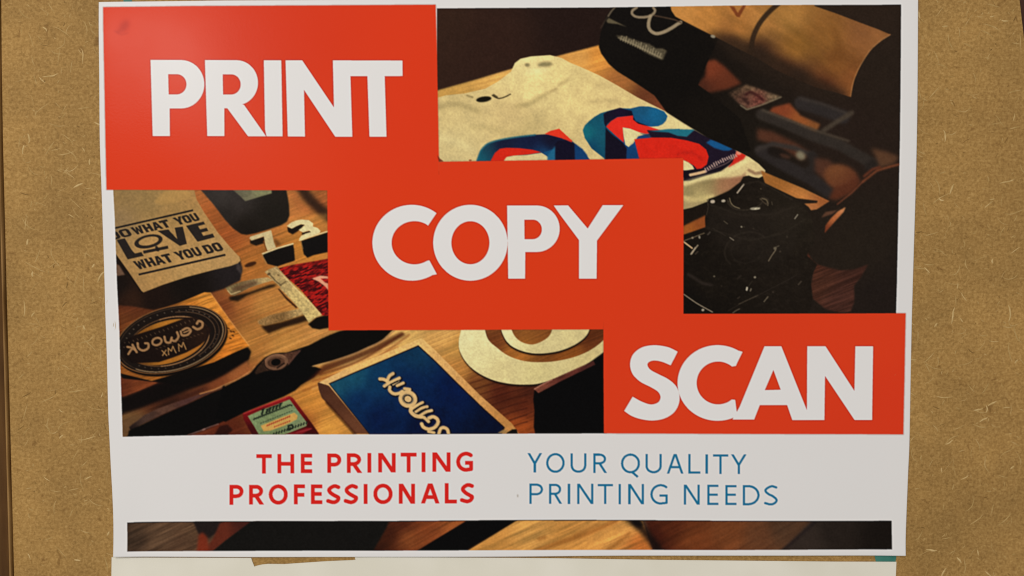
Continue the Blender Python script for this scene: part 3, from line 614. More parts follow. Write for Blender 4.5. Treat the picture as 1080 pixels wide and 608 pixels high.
uv = lambda pts: [(122.2 + .976 * a + .577 * b, 240.5 - .22 * a + .817 * b) for a, b in pts]
line(uv([(-12, .2), (84.2, 0)]), 2.0, INKB, .97, .25, flat=True); line(uv([(-9.3, 57.8), (85, 57.6)]), 2.2, INKB, .97, .25, flat=True)
def bold(ch, a0, a1, b0, b1):
    w_ = (a1 - a0); h_ = (b1 - b0); t = min(.36 * w_, 3.4); U_ = lambda pts: uv([(a0 + x * w_, b0 + y * h_) for x, y in pts]); tx = t / w_; ty = 2.3 / h_
    G = {'H': [[(0, 0), (tx, 0), (tx, .5 - ty / 2), (1 - tx, .5 - ty / 2), (1 - tx, 0), (1, 0), (1, 1), (1 - tx, 1), (1 - tx, .5 + ty / 2), (tx, .5 + ty / 2), (tx, 1), (0, 1)]],
         'T': [[(0, 0), (1, 0), (1, ty * 1.1), (.5 + tx / 2, ty * 1.1), (.5 + tx / 2, 1), (.5 - tx / 2, 1), (.5 - tx / 2, ty * 1.1), (0, ty * 1.1)]],
         'W': [[(0, 0), (.26, 0), (.32, .55), (.42, .1), (.58, .1), (.68, .55), (.74, 0), (1, 0), (.82, 1), (.6, 1), (.5, .5), (.4, 1), (.18, 1)]],
         'A': [[(.34, 0), (.66, 0), (1, 1), (.7, 1), (.64, .8), (.36, .8), (.3, 1), (0, 1)], [(.43, .58), (.57, .58), (.5, .28)]],
         'Y': [[(0, 0), (.34, 0), (.5, .35), (.66, 0), (1, 0), (.66, .6), (.66, 1), (.34, 1), (.34, .6)]],
         'U': [[(0, 0), (tx, 0), (tx, .72), (.5, .82), (1 - tx, .72), (1 - tx, 0), (1, 0), (1, .78), (.8, 1), (.2, 1), (0, .78)]],
         'O': [[(.2, 0), (.8, 0), (1, .18), (1, .82), (.8, 1), (.2, 1), (0, .82), (0, .18)], [(tx, .22), (1 - tx, .22), (1 - tx, .78), (tx, .78)]],
         'D': [[(0, 0), (.78, 0), (1, .18), (1, .82), (.78, 1), (0, 1)], [(tx, .2), (1 - tx, .25), (1 - tx, .75), (tx, .8)]],
         'L': [[(0, 0), (tx, 0), (tx, 1 - ty), (1, 1 - ty), (1, 1), (0, 1)]]}[ch]
    poly(U_(G[0]), INKB, .95, .25, holes=[U_(g) for g in G[1:]])
for ch, a0, a1 in [('D', -11.5, -1), ('O', .2, 11), ('W', 14, 25), ('H', 26, 34.4), ('A', 35, 44.6), ('T', 44.4, 53.4), ('Y', 59.5, 68.8), ('O', 68.6, 76.4), ('U', 77.2, 84.6)]: bold(ch, a0, a1, 3.4, 12.9)
for ch, a0, a1 in [('W', -6.4, 4.6), ('H', 5.6, 14), ('A', 14.4, 24.2), ('T', 24, 33), ('Y', 37.6, 47), ('O', 46.8, 55), ('U', 56, 64), ('D', 68.4, 77), ('O', 78, 87)]: bold(ch, a0, a1, 41.6, 52.2)
k = K(0, 152, 4)
poly(k([(494, 405), (528, 398), (556, 446), (570, 462), (598, 456), (608, 472), (540, 487), (520, 452)]), INKB, .95, .3)
poly(ell(157, 254.8, 15.2, 7.0, -12), INKB, .95, .3, holes=[ell(157.2, 254.4, 10.8, 4.3, -12)])
line([(151.5, 266.2), (177.8, 260.8)], 3.2, INKB, .95, .3, flat=True); line([(165.5, 261), (167, 264)], 3, INKB, .9, .3)
poly([(166.7, 243.7), (178, 242.2), (187.6, 252.6), (184.8, 240.3), (193.4, 239.2), (197.7, 257.4), (190.2, 259.5)], INKB, .95, .3)
poly([(196.8, 238.4), (215.4, 233.9), (217, 236.7), (209.6, 238.7), (211.6, 242.2), (218.6, 240.4), (220.4, 243.7), (213, 245.5), (215, 249), (225, 246.5), (227, 250.4), (209, 255.2)], INKB, .95, .3)
# stamp block
poly([(262, 366), (265.5, 371), (263, 379), (252, 386), (228, 396), (190, 406), (130, 400), (120, 385), (200, 380)], (20, 15, 12), bl=.8)
BLK = [(216, 308.4), (222, 308.6), (231, 321), (242, 337), (252, 351), (263, 365), (245, 373), (226, 382), (160, 402), (120, 392), (120, 346), (160, 329), (190, 319)]
poly(BLK, grain(field([(215, 318, 190, 128, 52), (235, 340, 186, 120, 48), (250, 362, 182, 112, 40), (205, 325, 176, 108, 40), (180, 330, 130, 76, 34), (140, 342, 104, 56, 28), (235, 375, 176, 104, 36)]), -20, .34, 16, 1.5, 4), bl=.4, idx=P_STAMP)
line([(222.5, 309), (243, 338), (263, 364.5)], 1.0, (216, 160, 84), .6, .4)
for (x, y) in [(241.5, 346.5), (244, 349.5), (246, 354), (243.5, 357), (238, 352), (247, 350)]: poly(ell(x, y, 1.6, .8, 30), (60, 30, 14), .8, .4)
E1 = lambda s, dx=0, dy=0: ell(180.3 + dx, 358.2 + dy, 60.3 * s, 34.2 * s, -15, 120)
poly(E1(1.0, 1.5, 2.6), (16, 12, 10), .95, .6, idx=P_STAMP)
poly(E1(1.0), (116, 78, 46), bl=.3, idx=P_STAMP); poly(E1(.975), (32, 24, 20), bl=.3)
def arc(s, t0, t1, wd, c, a=.9, dx=0, dy=0): line(ell(180.3 + dx, 358.2 + dy, 60.3 * s, 34.2 * s, -15, 50, t0, t1), wd, c, a, .3)
arc(.94, -60, 140, 1.3, (140, 112, 80), .85); arc(.80, -75, 60, .9, (104, 78, 56), .7); arc(.93, 130, 310, .8, (92, 70, 50), .5); arc(.87, -60, 40, .7, (96, 70, 50), .7)
arc(.72, -95, 110, 1.2, (150, 108, 70), .9, -2, 2); arc(.72, 110, 265, 1.0, (104, 72, 46), .8, -2, 2)
poly(ell(176.2, 361, 43.5, 22.2, -16, 100), field([(175, 345, 190, 124, 44), (200, 340, 176, 118, 50), (150, 352, 150, 92, 34), (205, 372, 186, 116, 44), (180, 380, 180, 114, 40), (140, 370, 70, 44, 26)]), .97, .4)
poly(ell(176.2, 361, 43.5, 22.2, -16, 100), grain((60, 36, 16), -20, .5, 8, 1.2), .16, .3)
k = K(120, 305, 8.31)
def kclip(pts): return k(pts)
poly(k([(70, 470), (180, 405), (420, 330), (640, 250), (720, 245), (790, 290), (860, 360), (820, 440), (760, 490), (640, 555), (520, 600), (400, 640), (160, 650), (90, 590)]), field([(140, 370, 28, 18, 14), (180, 362, 27, 18, 15), (215, 350, 38, 24, 18)]), .96, .4)
NW = (150, 112, 74)
k = K(120, 310, 6.757)
for pts, wd in [([(98, 378), (128, 384), (150, 398)], 2.3), ([(104, 430), (122, 402), (136, 388)], 2.3), ([(134, 364), (164, 416)], 2.5), ([(170, 352), (178, 388), (210, 404), (244, 388), (246, 356), (224, 352)], 2.5),
                ([(362, 306), (372, 342), (402, 346), (414, 312)], 2.5), ([(412, 330), (440, 336), (462, 306), (452, 274)], 2.5), ([(478, 268), (490, 296), (530, 290), (550, 262), (526, 244), (492, 258)], 2.4), ([(500, 276), (540, 260)], 1.5), ([(568, 236), (598, 252), (630, 236), (634, 206), (608, 194), (594, 212)], 2.6)]:
    line(k(pts), wd, NW, .95, .35, sm=len(pts) > 3)
line(ell(*k([(308, 340)])[0], 5.0, 3.7, -18, 40), 2.3, NW, .95, .35)
for pts in [[(344, 404), (378, 440)], [(374, 400), (348, 440)], [(392, 434), (388, 386), (411, 408), (422, 374), (444, 420)], [(466, 408), (462, 358), (485, 380), (496, 346), (516, 394)]]: line(k(pts), 1.2, (160, 120, 74), .9, .3)
k = K(120, 305, 8.31)
for x, y in zip(np.linspace(130, 700, 16), np.linspace(462, 262, 16)): line(k([(x, y), (x + 9, y + 12)]), .8, (118, 96, 70), .55, .3)
for x, y in zip(np.linspace(370, 770, 13), np.linspace(522, 385, 13)): line(k([(x, y), (x + 14, y + 4)]), .8, (112, 84, 58), .5, .3)
for t in list(range(190, 335, 9)) + list(range(15, 150, 9)):
    q = ell(180.3, 358.2, 60.3 * .84, 34.2 * .84, -15, 2, t, t + 1)[0]; poly(ell(q[0], q[1], .9, .7), (112, 100, 84), .6 if t > 200 else .4, .3)
# long dark handle and shadows under it
k = K(120, 375, 7.15)
poly(k([(0, 300), (70, 312), (180, 270), (330, 205), (600, 165), (800, 100), (1010, 0), (1010, 90), (930, 125), (740, 205), (560, 262), (330, 350), (200, 400), (70, 440), (0, 450)]), (18, 13, 12), .95, 1.6)
poly(k([(20, 170), (140, 182), (335, 204), (200, 262), (75, 308), (20, 310)]), grain(field([(128, 402, 92, 44, 26), (150, 405, 122, 62, 34)]), -18, .2, 14, 1.5), .95, .5)
poly(k([(70, 490), (130, 460), (240, 440), (200, 500), (120, 560), (70, 640), (50, 640)]), (96, 68, 44), .9, 1.6)
poly(k([(230, 425), (420, 350), (600, 270), (740, 200), (850, 140), (1010, 40), (1040, 130), (930, 175), (740, 255), (600, 305), (430, 370)]), field([(170, 428, 44, 26, 20), (205, 412, 66, 34, 24), (230, 402, 116, 60, 34), (250, 393, 146, 84, 46), (262, 385, 150, 88, 48)]), .95, 1.2)
HD = k([(118, 540), (140, 520), (180, 492), (230, 450), (330, 402), (440, 362), (560, 322), (680, 282), (760, 258), (850, 215), (940, 178), (1010, 140), (1010, 160), (930, 205), (740, 275), (640, 322), (560, 362), (470, 400), (380, 440), (290, 482), (200, 525), (160, 560), (128, 562)])
poly(HD, mottle(field([(140, 450, 36, 26, 24), (150, 443, 74, 54, 46), (175, 432, 86, 58, 46), (200, 422, 78, 50, 46), (225, 412, 76, 48, 42), (245, 402, 120, 78, 46)]), .12, 4, 3), .97, .5)
line(k([(650, 290), (760, 258), (860, 212), (940, 178), (1030, 120)]), 1.2, (190, 130, 76), .8, .5)
poly(k([(118, 565), (200, 528), (380, 444), (560, 366), (740, 280), (930, 208), (1010, 170), (1040, 380), (930, 438), (800, 510), (690, 560), (560, 605), (100, 640)]), (13, 12, 12), .97, .7)
line(k([(560, 600), (660, 565), (720, 540), (790, 516)]), 1.3, (110, 78, 70), .85, .4)
poly(ell(*k([(680, 558)])[0], 2, .9, -25), (150, 110, 100), .7, .4)
poly(k([(800, 530), (860, 520), (900, 560), (860, 600), (760, 600)]), (40, 18, 14), .8, .8)
# folding knife
k = K(240, 335, 8.31)
KN = k([(-40, 600), (60, 560), (135, 520), (190, 490), (222, 455), (262, 415), (330, 350), (400, 316), (460, 308), (520, 306), (600, 280), (720, 240), (830, 182), (900, 150), (985, 118), (1060, 100)]) + [(418, 345), (412, 350.5), (404.6, 357.8), (397, 362.5), (387.8, 366.2), (378, 371), (369.7, 374), (352, 380), (338, 384), (331, 386), (340, 389), (332, 397.5), (318, 406), (312, 411.6), (300, 418), (285, 424), (262, 433), (238, 445), (228, 440)]
poly(KN, field([(250, 420, 12, 11, 11), (300, 400, 13, 12, 12), (360, 360, 17, 14, 12)]), bl=.6, idx=P_KNIFE)
line(k([(-20, 598), (135, 518), (200, 480), (245, 425)]), 1.3, (176, 118, 66), .7, .5, sm=True)
poly(k([(240, 480), (270, 430), (330, 360), (400, 326), (480, 316), (560, 300), (660, 272), (600, 340), (545, 410), (470, 450), (330, 470), (250, 500)]), mottle(field([(275, 390, 56, 38, 28), (290, 380, 84, 56, 40), (308, 373, 96, 62, 46), (315, 369, 62, 42, 34)]), .25, 2, 7), .9, .6)
line(ell(*k([(430, 390)])[0], 11.0, 7.0, -8, 50), 3.6, (112, 78, 58), .9, .5); line(ell(*k([(430, 392)])[0], 12.6, 8.6, -8, 40, 20, 200), 1.0, (26, 18, 14), .9, .4)
line(ell(*k([(430, 388)])[0], 11.5, 7.6, -8, 30, 190, 330), 1.0, (150, 106, 78), .7, .4)
poly(ell(*k([(428, 390)])[0], 5.0, 3.6, -10), (14, 11, 10), 1, .4); line(k([(440, 440), (500, 400)]), 1.6, (30, 20, 16), .8, .4)
line(k([(540, 400), (600, 330), (640, 290)]), 1.2, (96, 64, 54), .7, .5)
line([(330.5, 386), (348, 381.5), (369.7, 374.5), (388, 366.6), (404, 358.6), (416, 349)], 1.1, (150, 112, 78), .85, .4, sm=True)
poly(k([(730, 430), (820, 402), (900, 385), (905, 398), (820, 420)]), (186, 146, 84), .9, .5)
poly([(342, 384.5), (370, 375.5), (392, 366.4), (412, 356), (424, 350), (428, 353), (400, 369), (372, 381), (345, 391), (325, 402), (313, 411), (330, 396)], (70, 30, 18), .75, 1.2)
# red and green card
k = K(235, 390, 8.31)
poly(k([(178, 388), (300, 335), (440, 285), (585, 228), (618, 245), (720, 380), (790, 475), (845, 555), (840, 600), (280, 600), (230, 520), (184, 430)]), field([(262, 438, 120, 20, 24), (300, 422, 140, 26, 30), (315, 430, 110, 20, 22), (330, 450, 64, 12, 14), (262, 452, 60, 16, 18)]), bl=.5, idx=P_CARD)
line(k([(185, 385), (440, 287), (580, 234)]), 1.2, (176, 50, 52), .7, .4)
poly(k([(220, 405), (340, 352), (470, 305), (590, 258), (660, 355), (745, 465), (735, 492), (640, 530), (560, 560), (500, 590), (330, 590), (280, 500)]), mottle(field([(268, 440, 118, 134, 92), (300, 428, 124, 136, 92), (315, 438, 110, 132, 96), (290, 452, 108, 120, 78), (320, 448, 126, 130, 92)]), .1, 2), bl=.35)
poly(k([(335, 490), (480, 430), (630, 373), (660, 400), (655, 432), (540, 490), (420, 532), (360, 540)]), (186, 146, 76), .95, .4)
DK = (26, 34, 28)
for x, y, h in [(345, 370, 40), (385, 362, 26), (410, 350, 28), (440, 338, 28), (470, 328, 26), (500, 312, 28)]: line(k([(x, y + h / 2), (x + 12, y - h / 2)]), 2.0, DK, .9, .35); line(k([(x, y - h / 2), (x + 24, y - h / 2 - 8)]), 1.2, DK, .8, .35)
for x, y in zip(np.linspace(275, 600, 19), np.linspace(436, 308, 19)): line(k([(x, y), (x + 8, y - 10 * (1 if int(x) % 2 else -.4))]), 1.7, DK, .8, .4)
for x, y in zip(np.linspace(335, 605, 14), np.linspace(470, 362, 14)): line(k([(x, y), (x + 7, y - 6)]), 1.2, (50, 62, 46), .75, .4)
for x, y in zip(np.linspace(390, 585, 12), np.linspace(492, 412, 12)): line(k([(x, y), (x + 6, y - 9)]), 1.2, (150, 44, 34), .85, .35)
for x, y in zip(np.linspace(455, 585, 8), np.linspace(502, 452, 8)): line(k([(x, y), (x + 6, y - 7)]), 1.1, (150, 44, 34), .8, .35)
for x, y in zip(np.linspace(445, 735, 13), np.linspace(572, 470, 13)): line(k([(x, y), (x + 6, y - 16)]), 1.6, DK, .85, .35)
line(k([(582, 528), (578, 490), (610, 480), (620, 505), (590, 525)]), 1.8, DK, .9, .35)
poly(k([(500, 590), (600, 555), (740, 505), (790, 510), (700, 560), (640, 600)]), (124, 24, 30), .9, .5)
line(k([(650, 550), (780, 515)]), .9, (176, 80, 80), .5, .5)
# blue box
k = K(270, 304, 4)
poly(k([(262, 400), (272, 392), (300, 400), (320, 420), (440, 560), (490, 612), (420, 612), (360, 545), (280, 462), (268, 430)]), field([(340, 408, 74, 44, 32), (350, 425, 84, 50, 34), (370, 450, 100, 60, 40)]), bl=.4, idx=P_CASE)
line(k([(300, 480), (360, 548), (420, 614)]), 3, (60, 30, 18), .7, .8)
poly(k([(266, 397), (360, 350), (480, 300), (600, 250), (700, 210), (760, 264), (840, 345), (940, 445), (1080, 570), (1110, 612), (480, 614), (400, 520), (310, 410)]), mottle(field([(340, 402, 196, 160, 104), (390, 378, 206, 166, 100), (440, 358, 206, 168, 104), (470, 378, 196, 154, 94), (500, 410, 190, 144, 84), (530, 445, 176, 126, 68), (375, 440, 160, 110, 60)]), .08, 2, 6), bl=.35, idx=P_CASE)
BL = k([(309, 401), (420, 352), (540, 302), (686, 240), (760, 308), (860, 408), (960, 505), (1050, 586), (1035, 620), (484, 620), (420, 540)])
poly(BL, (16, 14, 20), bl=.4)
poly([(p[0] * .985 + 428 * .015, p[1] * .985 + 418 * .015 + .4) for p in BL], mottle(field([(352, 404, 28, 76, 96), (375, 396, 26, 74, 96), (440, 370, 18, 54, 82), (400, 400, 14, 56, 90), (430, 410, 10, 38, 80), (480, 410, 8, 30, 72), (400, 440, 9, 30, 68), (380, 425, 12, 44, 82), (450, 450, 8, 24, 58), (520, 450, 8, 22, 50)]), .10, 6, 3), bl=.5)
k = K(380, 385, 8.31)
BT = (198, 166, 114)
def blue_text(c, dx, dy, a, ex=0):
    o = lambda pts: [(x + dx, y + dy) for x, y in k(pts)]
    for pts, wd in [([(175, 120), (215, 125), (250, 150)], 3.6), ([(290, 72), (258, 95), (240, 135)], 3.6), ([(214, 182), (262, 152), (345, 112)], 3.4), ([(262, 190), (262, 222), (295, 248), (340, 246), (372, 228)], 3.6), ([(288, 172), (340, 140)], 1.6), ([(326, 178), (380, 155)], 3.2),
                    ([(392, 205), (435, 212)], 3.6), ([(448, 375), (446, 405), (485, 440), (540, 452)], 4.2), ([(455, 380), (500, 350), (548, 325)], 3.2), ([(490, 405), (540, 375), (588, 362)], 3.2), ([(525, 440), (580, 408), (628, 395)], 3.2), ([(560, 455), (600, 492)], 3.4),
                    ([(540, 512), (556, 540), (600, 558), (650, 545), (682, 505), (676, 470), (640, 450), (604, 462)], 3.8), ([(690, 600), (706, 555), (735, 545), (765, 562), (775, 600)], 3.6), ([(600, 580), (650, 590)], 3)]:
        line(o(pts), wd + ex, c, a, .4, sm=len(pts) > 2)
    line(o(ell(420, 295, 66, 60, 20, 40)), 4.0 + ex, c, a, .4)
blue_text((8, 10, 22), .9, .9, .85, 1.6); blue_text(BT, 0, 0, .97)
poly(ell(*k([(421, 295)])[0], 5.6, 5.2), BT, .97, .4); line(ell(*k([(421, 295)])[0], 4.4, 3.9, 20, 40), 1.1, (14, 14, 24), .95, .35)
for p in ([(480, 392), (535, 352)], [(515, 425), (575, 380)], [(270, 168), (335, 138)]): line(k(p), 1.3, (12, 14, 26), .9, .35)
# large cream letter
OUT = smooth_open([(488.5, 340), (485.4, 352), (484, 360), (485, 370), (491.7, 382), (502.5, 392), (518, 400), (535, 404.3), (554, 405.6), (572, 403.6), (600, 393.5), (642, 374)])
INN = smooth_open([(642, 352), (632, 362.5), (618, 371.5), (600, 378), (578, 381.6), (555, 381), (537, 375.5), (524, 366.5), (514.5, 357), (510, 340)])
RO = smooth_open([(527, 340), (530, 352), (536, 362), (546, 368.5), (560, 372.4), (575, 372.6), (592, 369.5), (608, 362.5), (619, 353), (624, 340)])
RI = smooth_open([(584, 340), (580.5, 352), (574, 358.5), (562, 363.2), (550, 360.5), (542, 353), (537, 340)])
band = np.vstack([OUT, INN]); ringp = np.vstack([RO, RI])
poly(band + np.array([.6, 2.2]), (30, 16, 12), .92, .7); poly(ringp + np.array([0, 2.0]), (26, 15, 11), .92, .6)
crm = mottle(field([(490, 355, 203, 192, 148), (500, 375, 201, 188, 142), (530, 392, 193, 178, 130), (570, 392, 190, 176, 126), (620, 378, 186, 170, 120), (580, 367, 188, 174, 128), (610, 352, 191, 176, 128), (532, 355, 206, 193, 148)]), .035, 1.8, 2)
poly(band, crm, bl=.35, idx=P_AT); poly(ringp, crm, bl=.35, idx=P_AT)
# dark box at the right
k = K(510, 385, 8.31)
poly(k([(445, 222), (560, 175), (880, 12), (1060, -120), (1060, 610), (455, 610), (440, 540), (446, 400), (436, 300)]), (12, 11, 12), bl=.5)
poly(k([(443, 208), (600, 125), (880, 0), (960, -40), (980, -5), (700, 130), (480, 245)]), grain(field([(565, 411, 128, 70, 54), (600, 395, 96, 48, 40), (625, 384, 74, 38, 34)]), -25, .3, 8, 1.2), .95, .4)
line(k([(445, 210), (520, 165), (600, 128)]), 1.1, (186, 130, 106), .8, .4)
poly(k([(205, 590), (250, 562), (290, 560), (300, 600), (200, 600)]), (14, 12, 12), .95, .4); poly(k([(120, 595), (170, 565), (215, 570), (190, 600)]), (150, 116, 70), .9, .4)

# ---------- strip at the foot
STRIP = [(135.7, 550.3), (270, 549.6), (400, 549.1), (540, 548), (640, 548.3), (760, 549), (860, 549.1), (939.4, 548.9), (939.6, 578.7), (860, 579), (760, 579.6), (640, 579.4), (540, 579.4), (400, 580.2), (270, 580.5), (135.8, 580.7)]
CLIP = region(STRIP)
poly(STRIP, grain(field([(140, 570, 66, 50, 38), (170, 562, 92, 68, 50), (195, 568, 84, 60, 44), (200, 558, 88, 64, 46)]), -25, .3, 26, 1.6, 3), idx=P_STRIP)
poly([(202, 545), (246, 545), (232, 560), (220, 568), (210, 563)], (38, 30, 28), bl=.9)
poly([(226, 566), (232, 552), (246, 545), (282, 545), (240, 570), (222, 584), (214, 584)], field([(235, 560, 96, 42, 28), (255, 552, 70, 34, 28)]), bl=1.0)
poly([(208, 584), (210, 564), (214, 561), (219, 566), (222, 584)], (116, 46, 28), bl=1.3)
poly([(272, 545), (258, 555), (238, 570), (221, 584), (420, 584), (420, 545)], (26, 24, 22), bl=.6)
poly([(392, 584), (400, 570), (408, 556), (412, 545), (500, 545), (440, 584)], grain(field([(400, 575, 60, 30, 18), (412, 560, 64, 30, 18), (430, 565, 130, 70, 36), (450, 555, 124, 62, 32), (480, 552, 140, 76, 38), (425, 552, 76, 34, 20)]), -28, .22, 40, 2.0, 7), bl=.9)
poly([(498, 545), (552, 545), (520, 564), (486, 584), (434, 584), (470, 562)], (13, 12, 13), bl=.5)
line([(545, 549), (520, 563.5), (490, 580.5)], 1.0, (66, 40, 22), .7, .5)
poly([(551, 545), (676, 545), (690, 584), (487, 584), (520, 564)], grain(field([(520, 572, 192, 138, 68), (560, 560, 190, 142, 74), (600, 572, 182, 130, 64), (640, 560, 190, 138, 70), (660, 555, 194, 142, 74), (675, 575, 176, 104, 48)]), -24, .24, 40, 2.6, 9), bl=.5)
for p, wd, a in [([(566, 580), (590, 572), (620, 562), (650, 549)], 4.5, .55), ([(575, 566), (568, 568)], 3, .55), ([(640, 580), (652, 572), (664, 562)], 3, .5), ([(605, 565), (632, 552)], 2.5, .35)]: line(p, wd, (134, 78, 32), a, 1.2, sm=len(p) > 2)
poly([(680, 545), (860, 545), (830, 584), (690, 584), (684, 565)], grain(field([(690, 565, 66, 28, 18), (705, 555, 84, 40, 22), (730, 570, 112, 58, 30), (770, 562, 112, 62, 34), (800, 565, 98, 60, 38), (825, 558, 78, 54, 38)]), -28, .18, 46, 3.2, 2), bl=2.0)
line([(663, 546), (676, 557), (686, 568), (696, 582)], 8, (26, 18, 16), .85, 2.2, sm=True); poly(ell(672, 551, 7, 4, 30), (20, 15, 14), .9, 1.5)
poly([(858, 545), (950, 545), (950, 584), (820, 584), (840, 565)], field([(850, 570, 54, 44, 38), (880, 560, 42, 34, 29), (930, 565, 30, 24, 20)]), bl=2.0)
line([(862, 547), (848, 560), (824, 581)], 3.0, (38, 30, 30), .8, 1.2)
CLIP = None
line([(135.9, 550.6), (270, 549.9), (400, 549.4), (540, 548.3), (640, 548.6), (760, 549.3), (860, 549.4), (939, 549.2)], .8, (16, 13, 12), .7, .3)

# ---------- red panels
RED = field([(150, 60, 199, 60, 30), (130, 150, 200, 59, 29), (300, 40, 194, 56, 28), (430, 120, 199, 58, 29), (300, 180, 200, 61, 31), (420, 260, 200, 59, 27), (560, 320, 200, 59, 27), (640, 220, 200, 59, 28), (690, 180, 201, 61, 31), (700, 400, 200, 60, 30), (900, 350, 200, 61, 31), (930, 440, 197, 58, 31)])
RP = [[(111.2, 9.2), (200, 7.3), (300, 6.4), (459.5, 5.6), (461, 60), (462.3, 130), (463, 172), (463, 186), (347, 186), (347, 201), (250, 200.8), (113.3, 200.4), (112.2, 100)],
      [(463, 186), (463, 171), (560, 169.6), (640, 168.4), (720.3, 167), (720.6, 250), (720.4, 331), (720.2, 338), (636.4, 338), (636.2, 347.3), (500, 347.8), (347.2, 348.3), (346.2, 270), (345.4, 186)],
      [(720, 331), (800, 331), (880, 330.9), (954.8, 330.5), (953.6, 400), (952.2, 458), (850, 457.6), (740, 457.2), (636.8, 456.8), (636.4, 400), (636.2, 338), (720, 338)]]
for i in range(3):
    line(RP[i] + [RP[i][0]], 1.3, (110, 36, 20), .25, .5)
for i in range(3): poly(RP[i], RED, idx=P_R[i], bl=.2)
for i, cx in ((1, [(463, 186), (346, 186)]), (2, [(636, 338), (720.4, 338)])): line(cx, 3, RED, 1, 0)
poly([(461.5, 164), (464, 167.5), (468, 170.6), (463, 171)], (96, 26, 14), .8, .4); poly(ell(496, 169.4, 1.6, .9), (120, 40, 22), .7, .4)
poly(ell(133, 29, 4.4, 7.2, 32), (164, 36, 14), .6, 2.2); poly(ell(127, 34.5, 3.2, 2.6, 0), (170, 42, 18), .4, 1.4)
line([(123, 34), (130, 38), (137, 36)], 1.4, (168, 38, 16), .4, .8)
# ---------- big white words
WH = (193, 189, 187)
def word(idx, glyphs):
    for g in glyphs:
        o, hs = g if isinstance(g, tuple) else (g, [])
        line([tuple(p) for p in np.vstack([o, o[:1]])], 1.7, (120, 34, 16), .28, .45)
        for h in hs: line([tuple(p) for p in np.vstack([h, h[:1]])], 1.7, (120, 34, 16), .28, .45)
    for g in glyphs:
        o, hs = g if isinstance(g, tuple) else (g, [])
        b = bbox(o, 2); put(b, soft_inside([np.asarray(o, float)] + [np.asarray(h, float) for h in hs], b), WH, 1, idx, .12)
def bowl(x0, xs, y0, y1, xr, n=24):   # straight top to xs, round right side, straight back
    cy = (y0 + y1) / 2; t = np.linspace(-90, 90, n); r = np.radians(t)
    return [(x0, y0)] + [(xs + (xr - xs) * math.cos(q), cy + (y1 - y0) / 2 * math.sin(q)) for q in r]
A_ = np.array
word(P_L[0], [
    (A_(bowl(160, 192, 64, 115, 216.4) + [(180, 115), (180.2, 144), (162, 144)]), [A_(bowl(178.5, 187.5, 79, 100.2, 197.6) + [(179, 100.2)])]),
    (A_(bowl(216.9, 250, 64, 111.5, 272.6)[:-2] + [(257.8, 110.8), (281.2, 144.2), (262.2, 144.2), (240.5, 114.8), (237.3, 114.8), (237.5, 144), (219.4, 144)]), [A_(bowl(235.6, 244.5, 79, 100.2, 254.4) + [(236, 100.2)])]),
    A_([(278.6, 64), (297, 64), (298.5, 144.2), (281.6, 144.2), (280, 137)]),
    A_([(301.4, 64), (319, 64), (352.4, 113.6), (351.2, 64), (424.6, 64.2), (424.8, 80.6), (405.9, 80.7), (407.8, 144.6), (389.8, 144.6), (387.6, 80.7), (369.8, 80.7), (371.8, 144.5), (353.8, 144.5), (320.9, 95.2), (322, 144.4), (303.9, 144.3)])])
def cee(cx, cy, rx, ry, ix, iy, icx, tu, td, iu, idn):
    def ang(p, c, a, b): return math.degrees(math.atan2((p[1] - c[1]) / b, (p[0] - c[0]) / a)) % 360
    a0 = ang(tu, (cx, cy), rx, ry); a1 = ang(td, (cx, cy), rx, ry); b0 = ang(iu, (icx, cy), ix, iy); b1 = ang(idn, (icx, cy), ix, iy)
    o = [tu] + [tuple(p) for p in ell(cx, cy, rx, ry, 0, 50, a0 - 6, a1 + 6)] + [td]
    i = [idn] + [tuple(p) for p in ell(icx, cy, ix, iy, 0, 50, b1 + 6, b0 - 6)] + [iu]
    return A_(o + i)
word(P_L[1], [
    cee(434.5, 256.2, 41.5, 40, 24, 22.7, 437.3, (460.6, 225), (461, 289.4), (451.6, 238.3), (453, 274.6)),
    (ell(496.2, 256.2, 39.2, 40, 0, 90), [ell(496.2, 256.2, 20, 22.6, 0, 70)]),
    (A_(bowl(534.8, 566, 217, 266, 590.2) + [(554, 266), (553.8, 294), (536, 294)]), [A_(bowl(553, 562, 232, 252.4, 571.4) + [(553.2, 252.4)])]),
    A_([(583.8, 217), (599, 216.9), (619.6, 241.2), (635.4, 216.7), (657.2, 216.6), (629.4, 254), (629, 294), (610.4, 294), (610.4, 253.4), (590, 226)])])
Sp = np.vstack([smooth_open([(714.5, 370.8), (704, 366), (690, 364), (677, 366.2), (667.5, 373.5), (664.2, 384), (667, 394.5), (675, 402.5), (686, 408.2), (693.5, 413), (696.3, 418.5), (694, 424), (686.5, 426.4), (677, 423.6), (667, 418.2)]),
                smooth_open([(658, 433.3), (666, 438.6), (676, 442), (688, 443.4), (700, 441.4), (710, 435.4), (715.4, 426.5), (716.2, 416.5), (712.6, 407), (704.5, 399.8), (694, 394.4), (686, 390), (682.6, 385.2), (684.4, 381.6), (690, 380.2), (698, 381.6), (707, 385.3)])])
word(P_L[2], [Sp,
    cee(756.4, 403.8, 42.2, 39.9, 22.6, 22.5, 757, (783, 371), (777, 437), (775.6, 386), (775, 421.5)),
    (A_([(806, 365.2), (823.8, 365.2), (850.7, 432.6), (851.2, 365.2), (870.5, 365.2), (901, 412.4), (902, 365.3), (920.8, 365.3), (919.6, 443), (901, 443), (870, 396.6), (869.2, 443), (835.2, 443), (829.8, 427.2), (801, 427.2), (795, 442.3), (772, 442.3), (779.6, 429)]), [A_([(815.4, 390.3), (823, 411), (806.3, 411.4)])])])

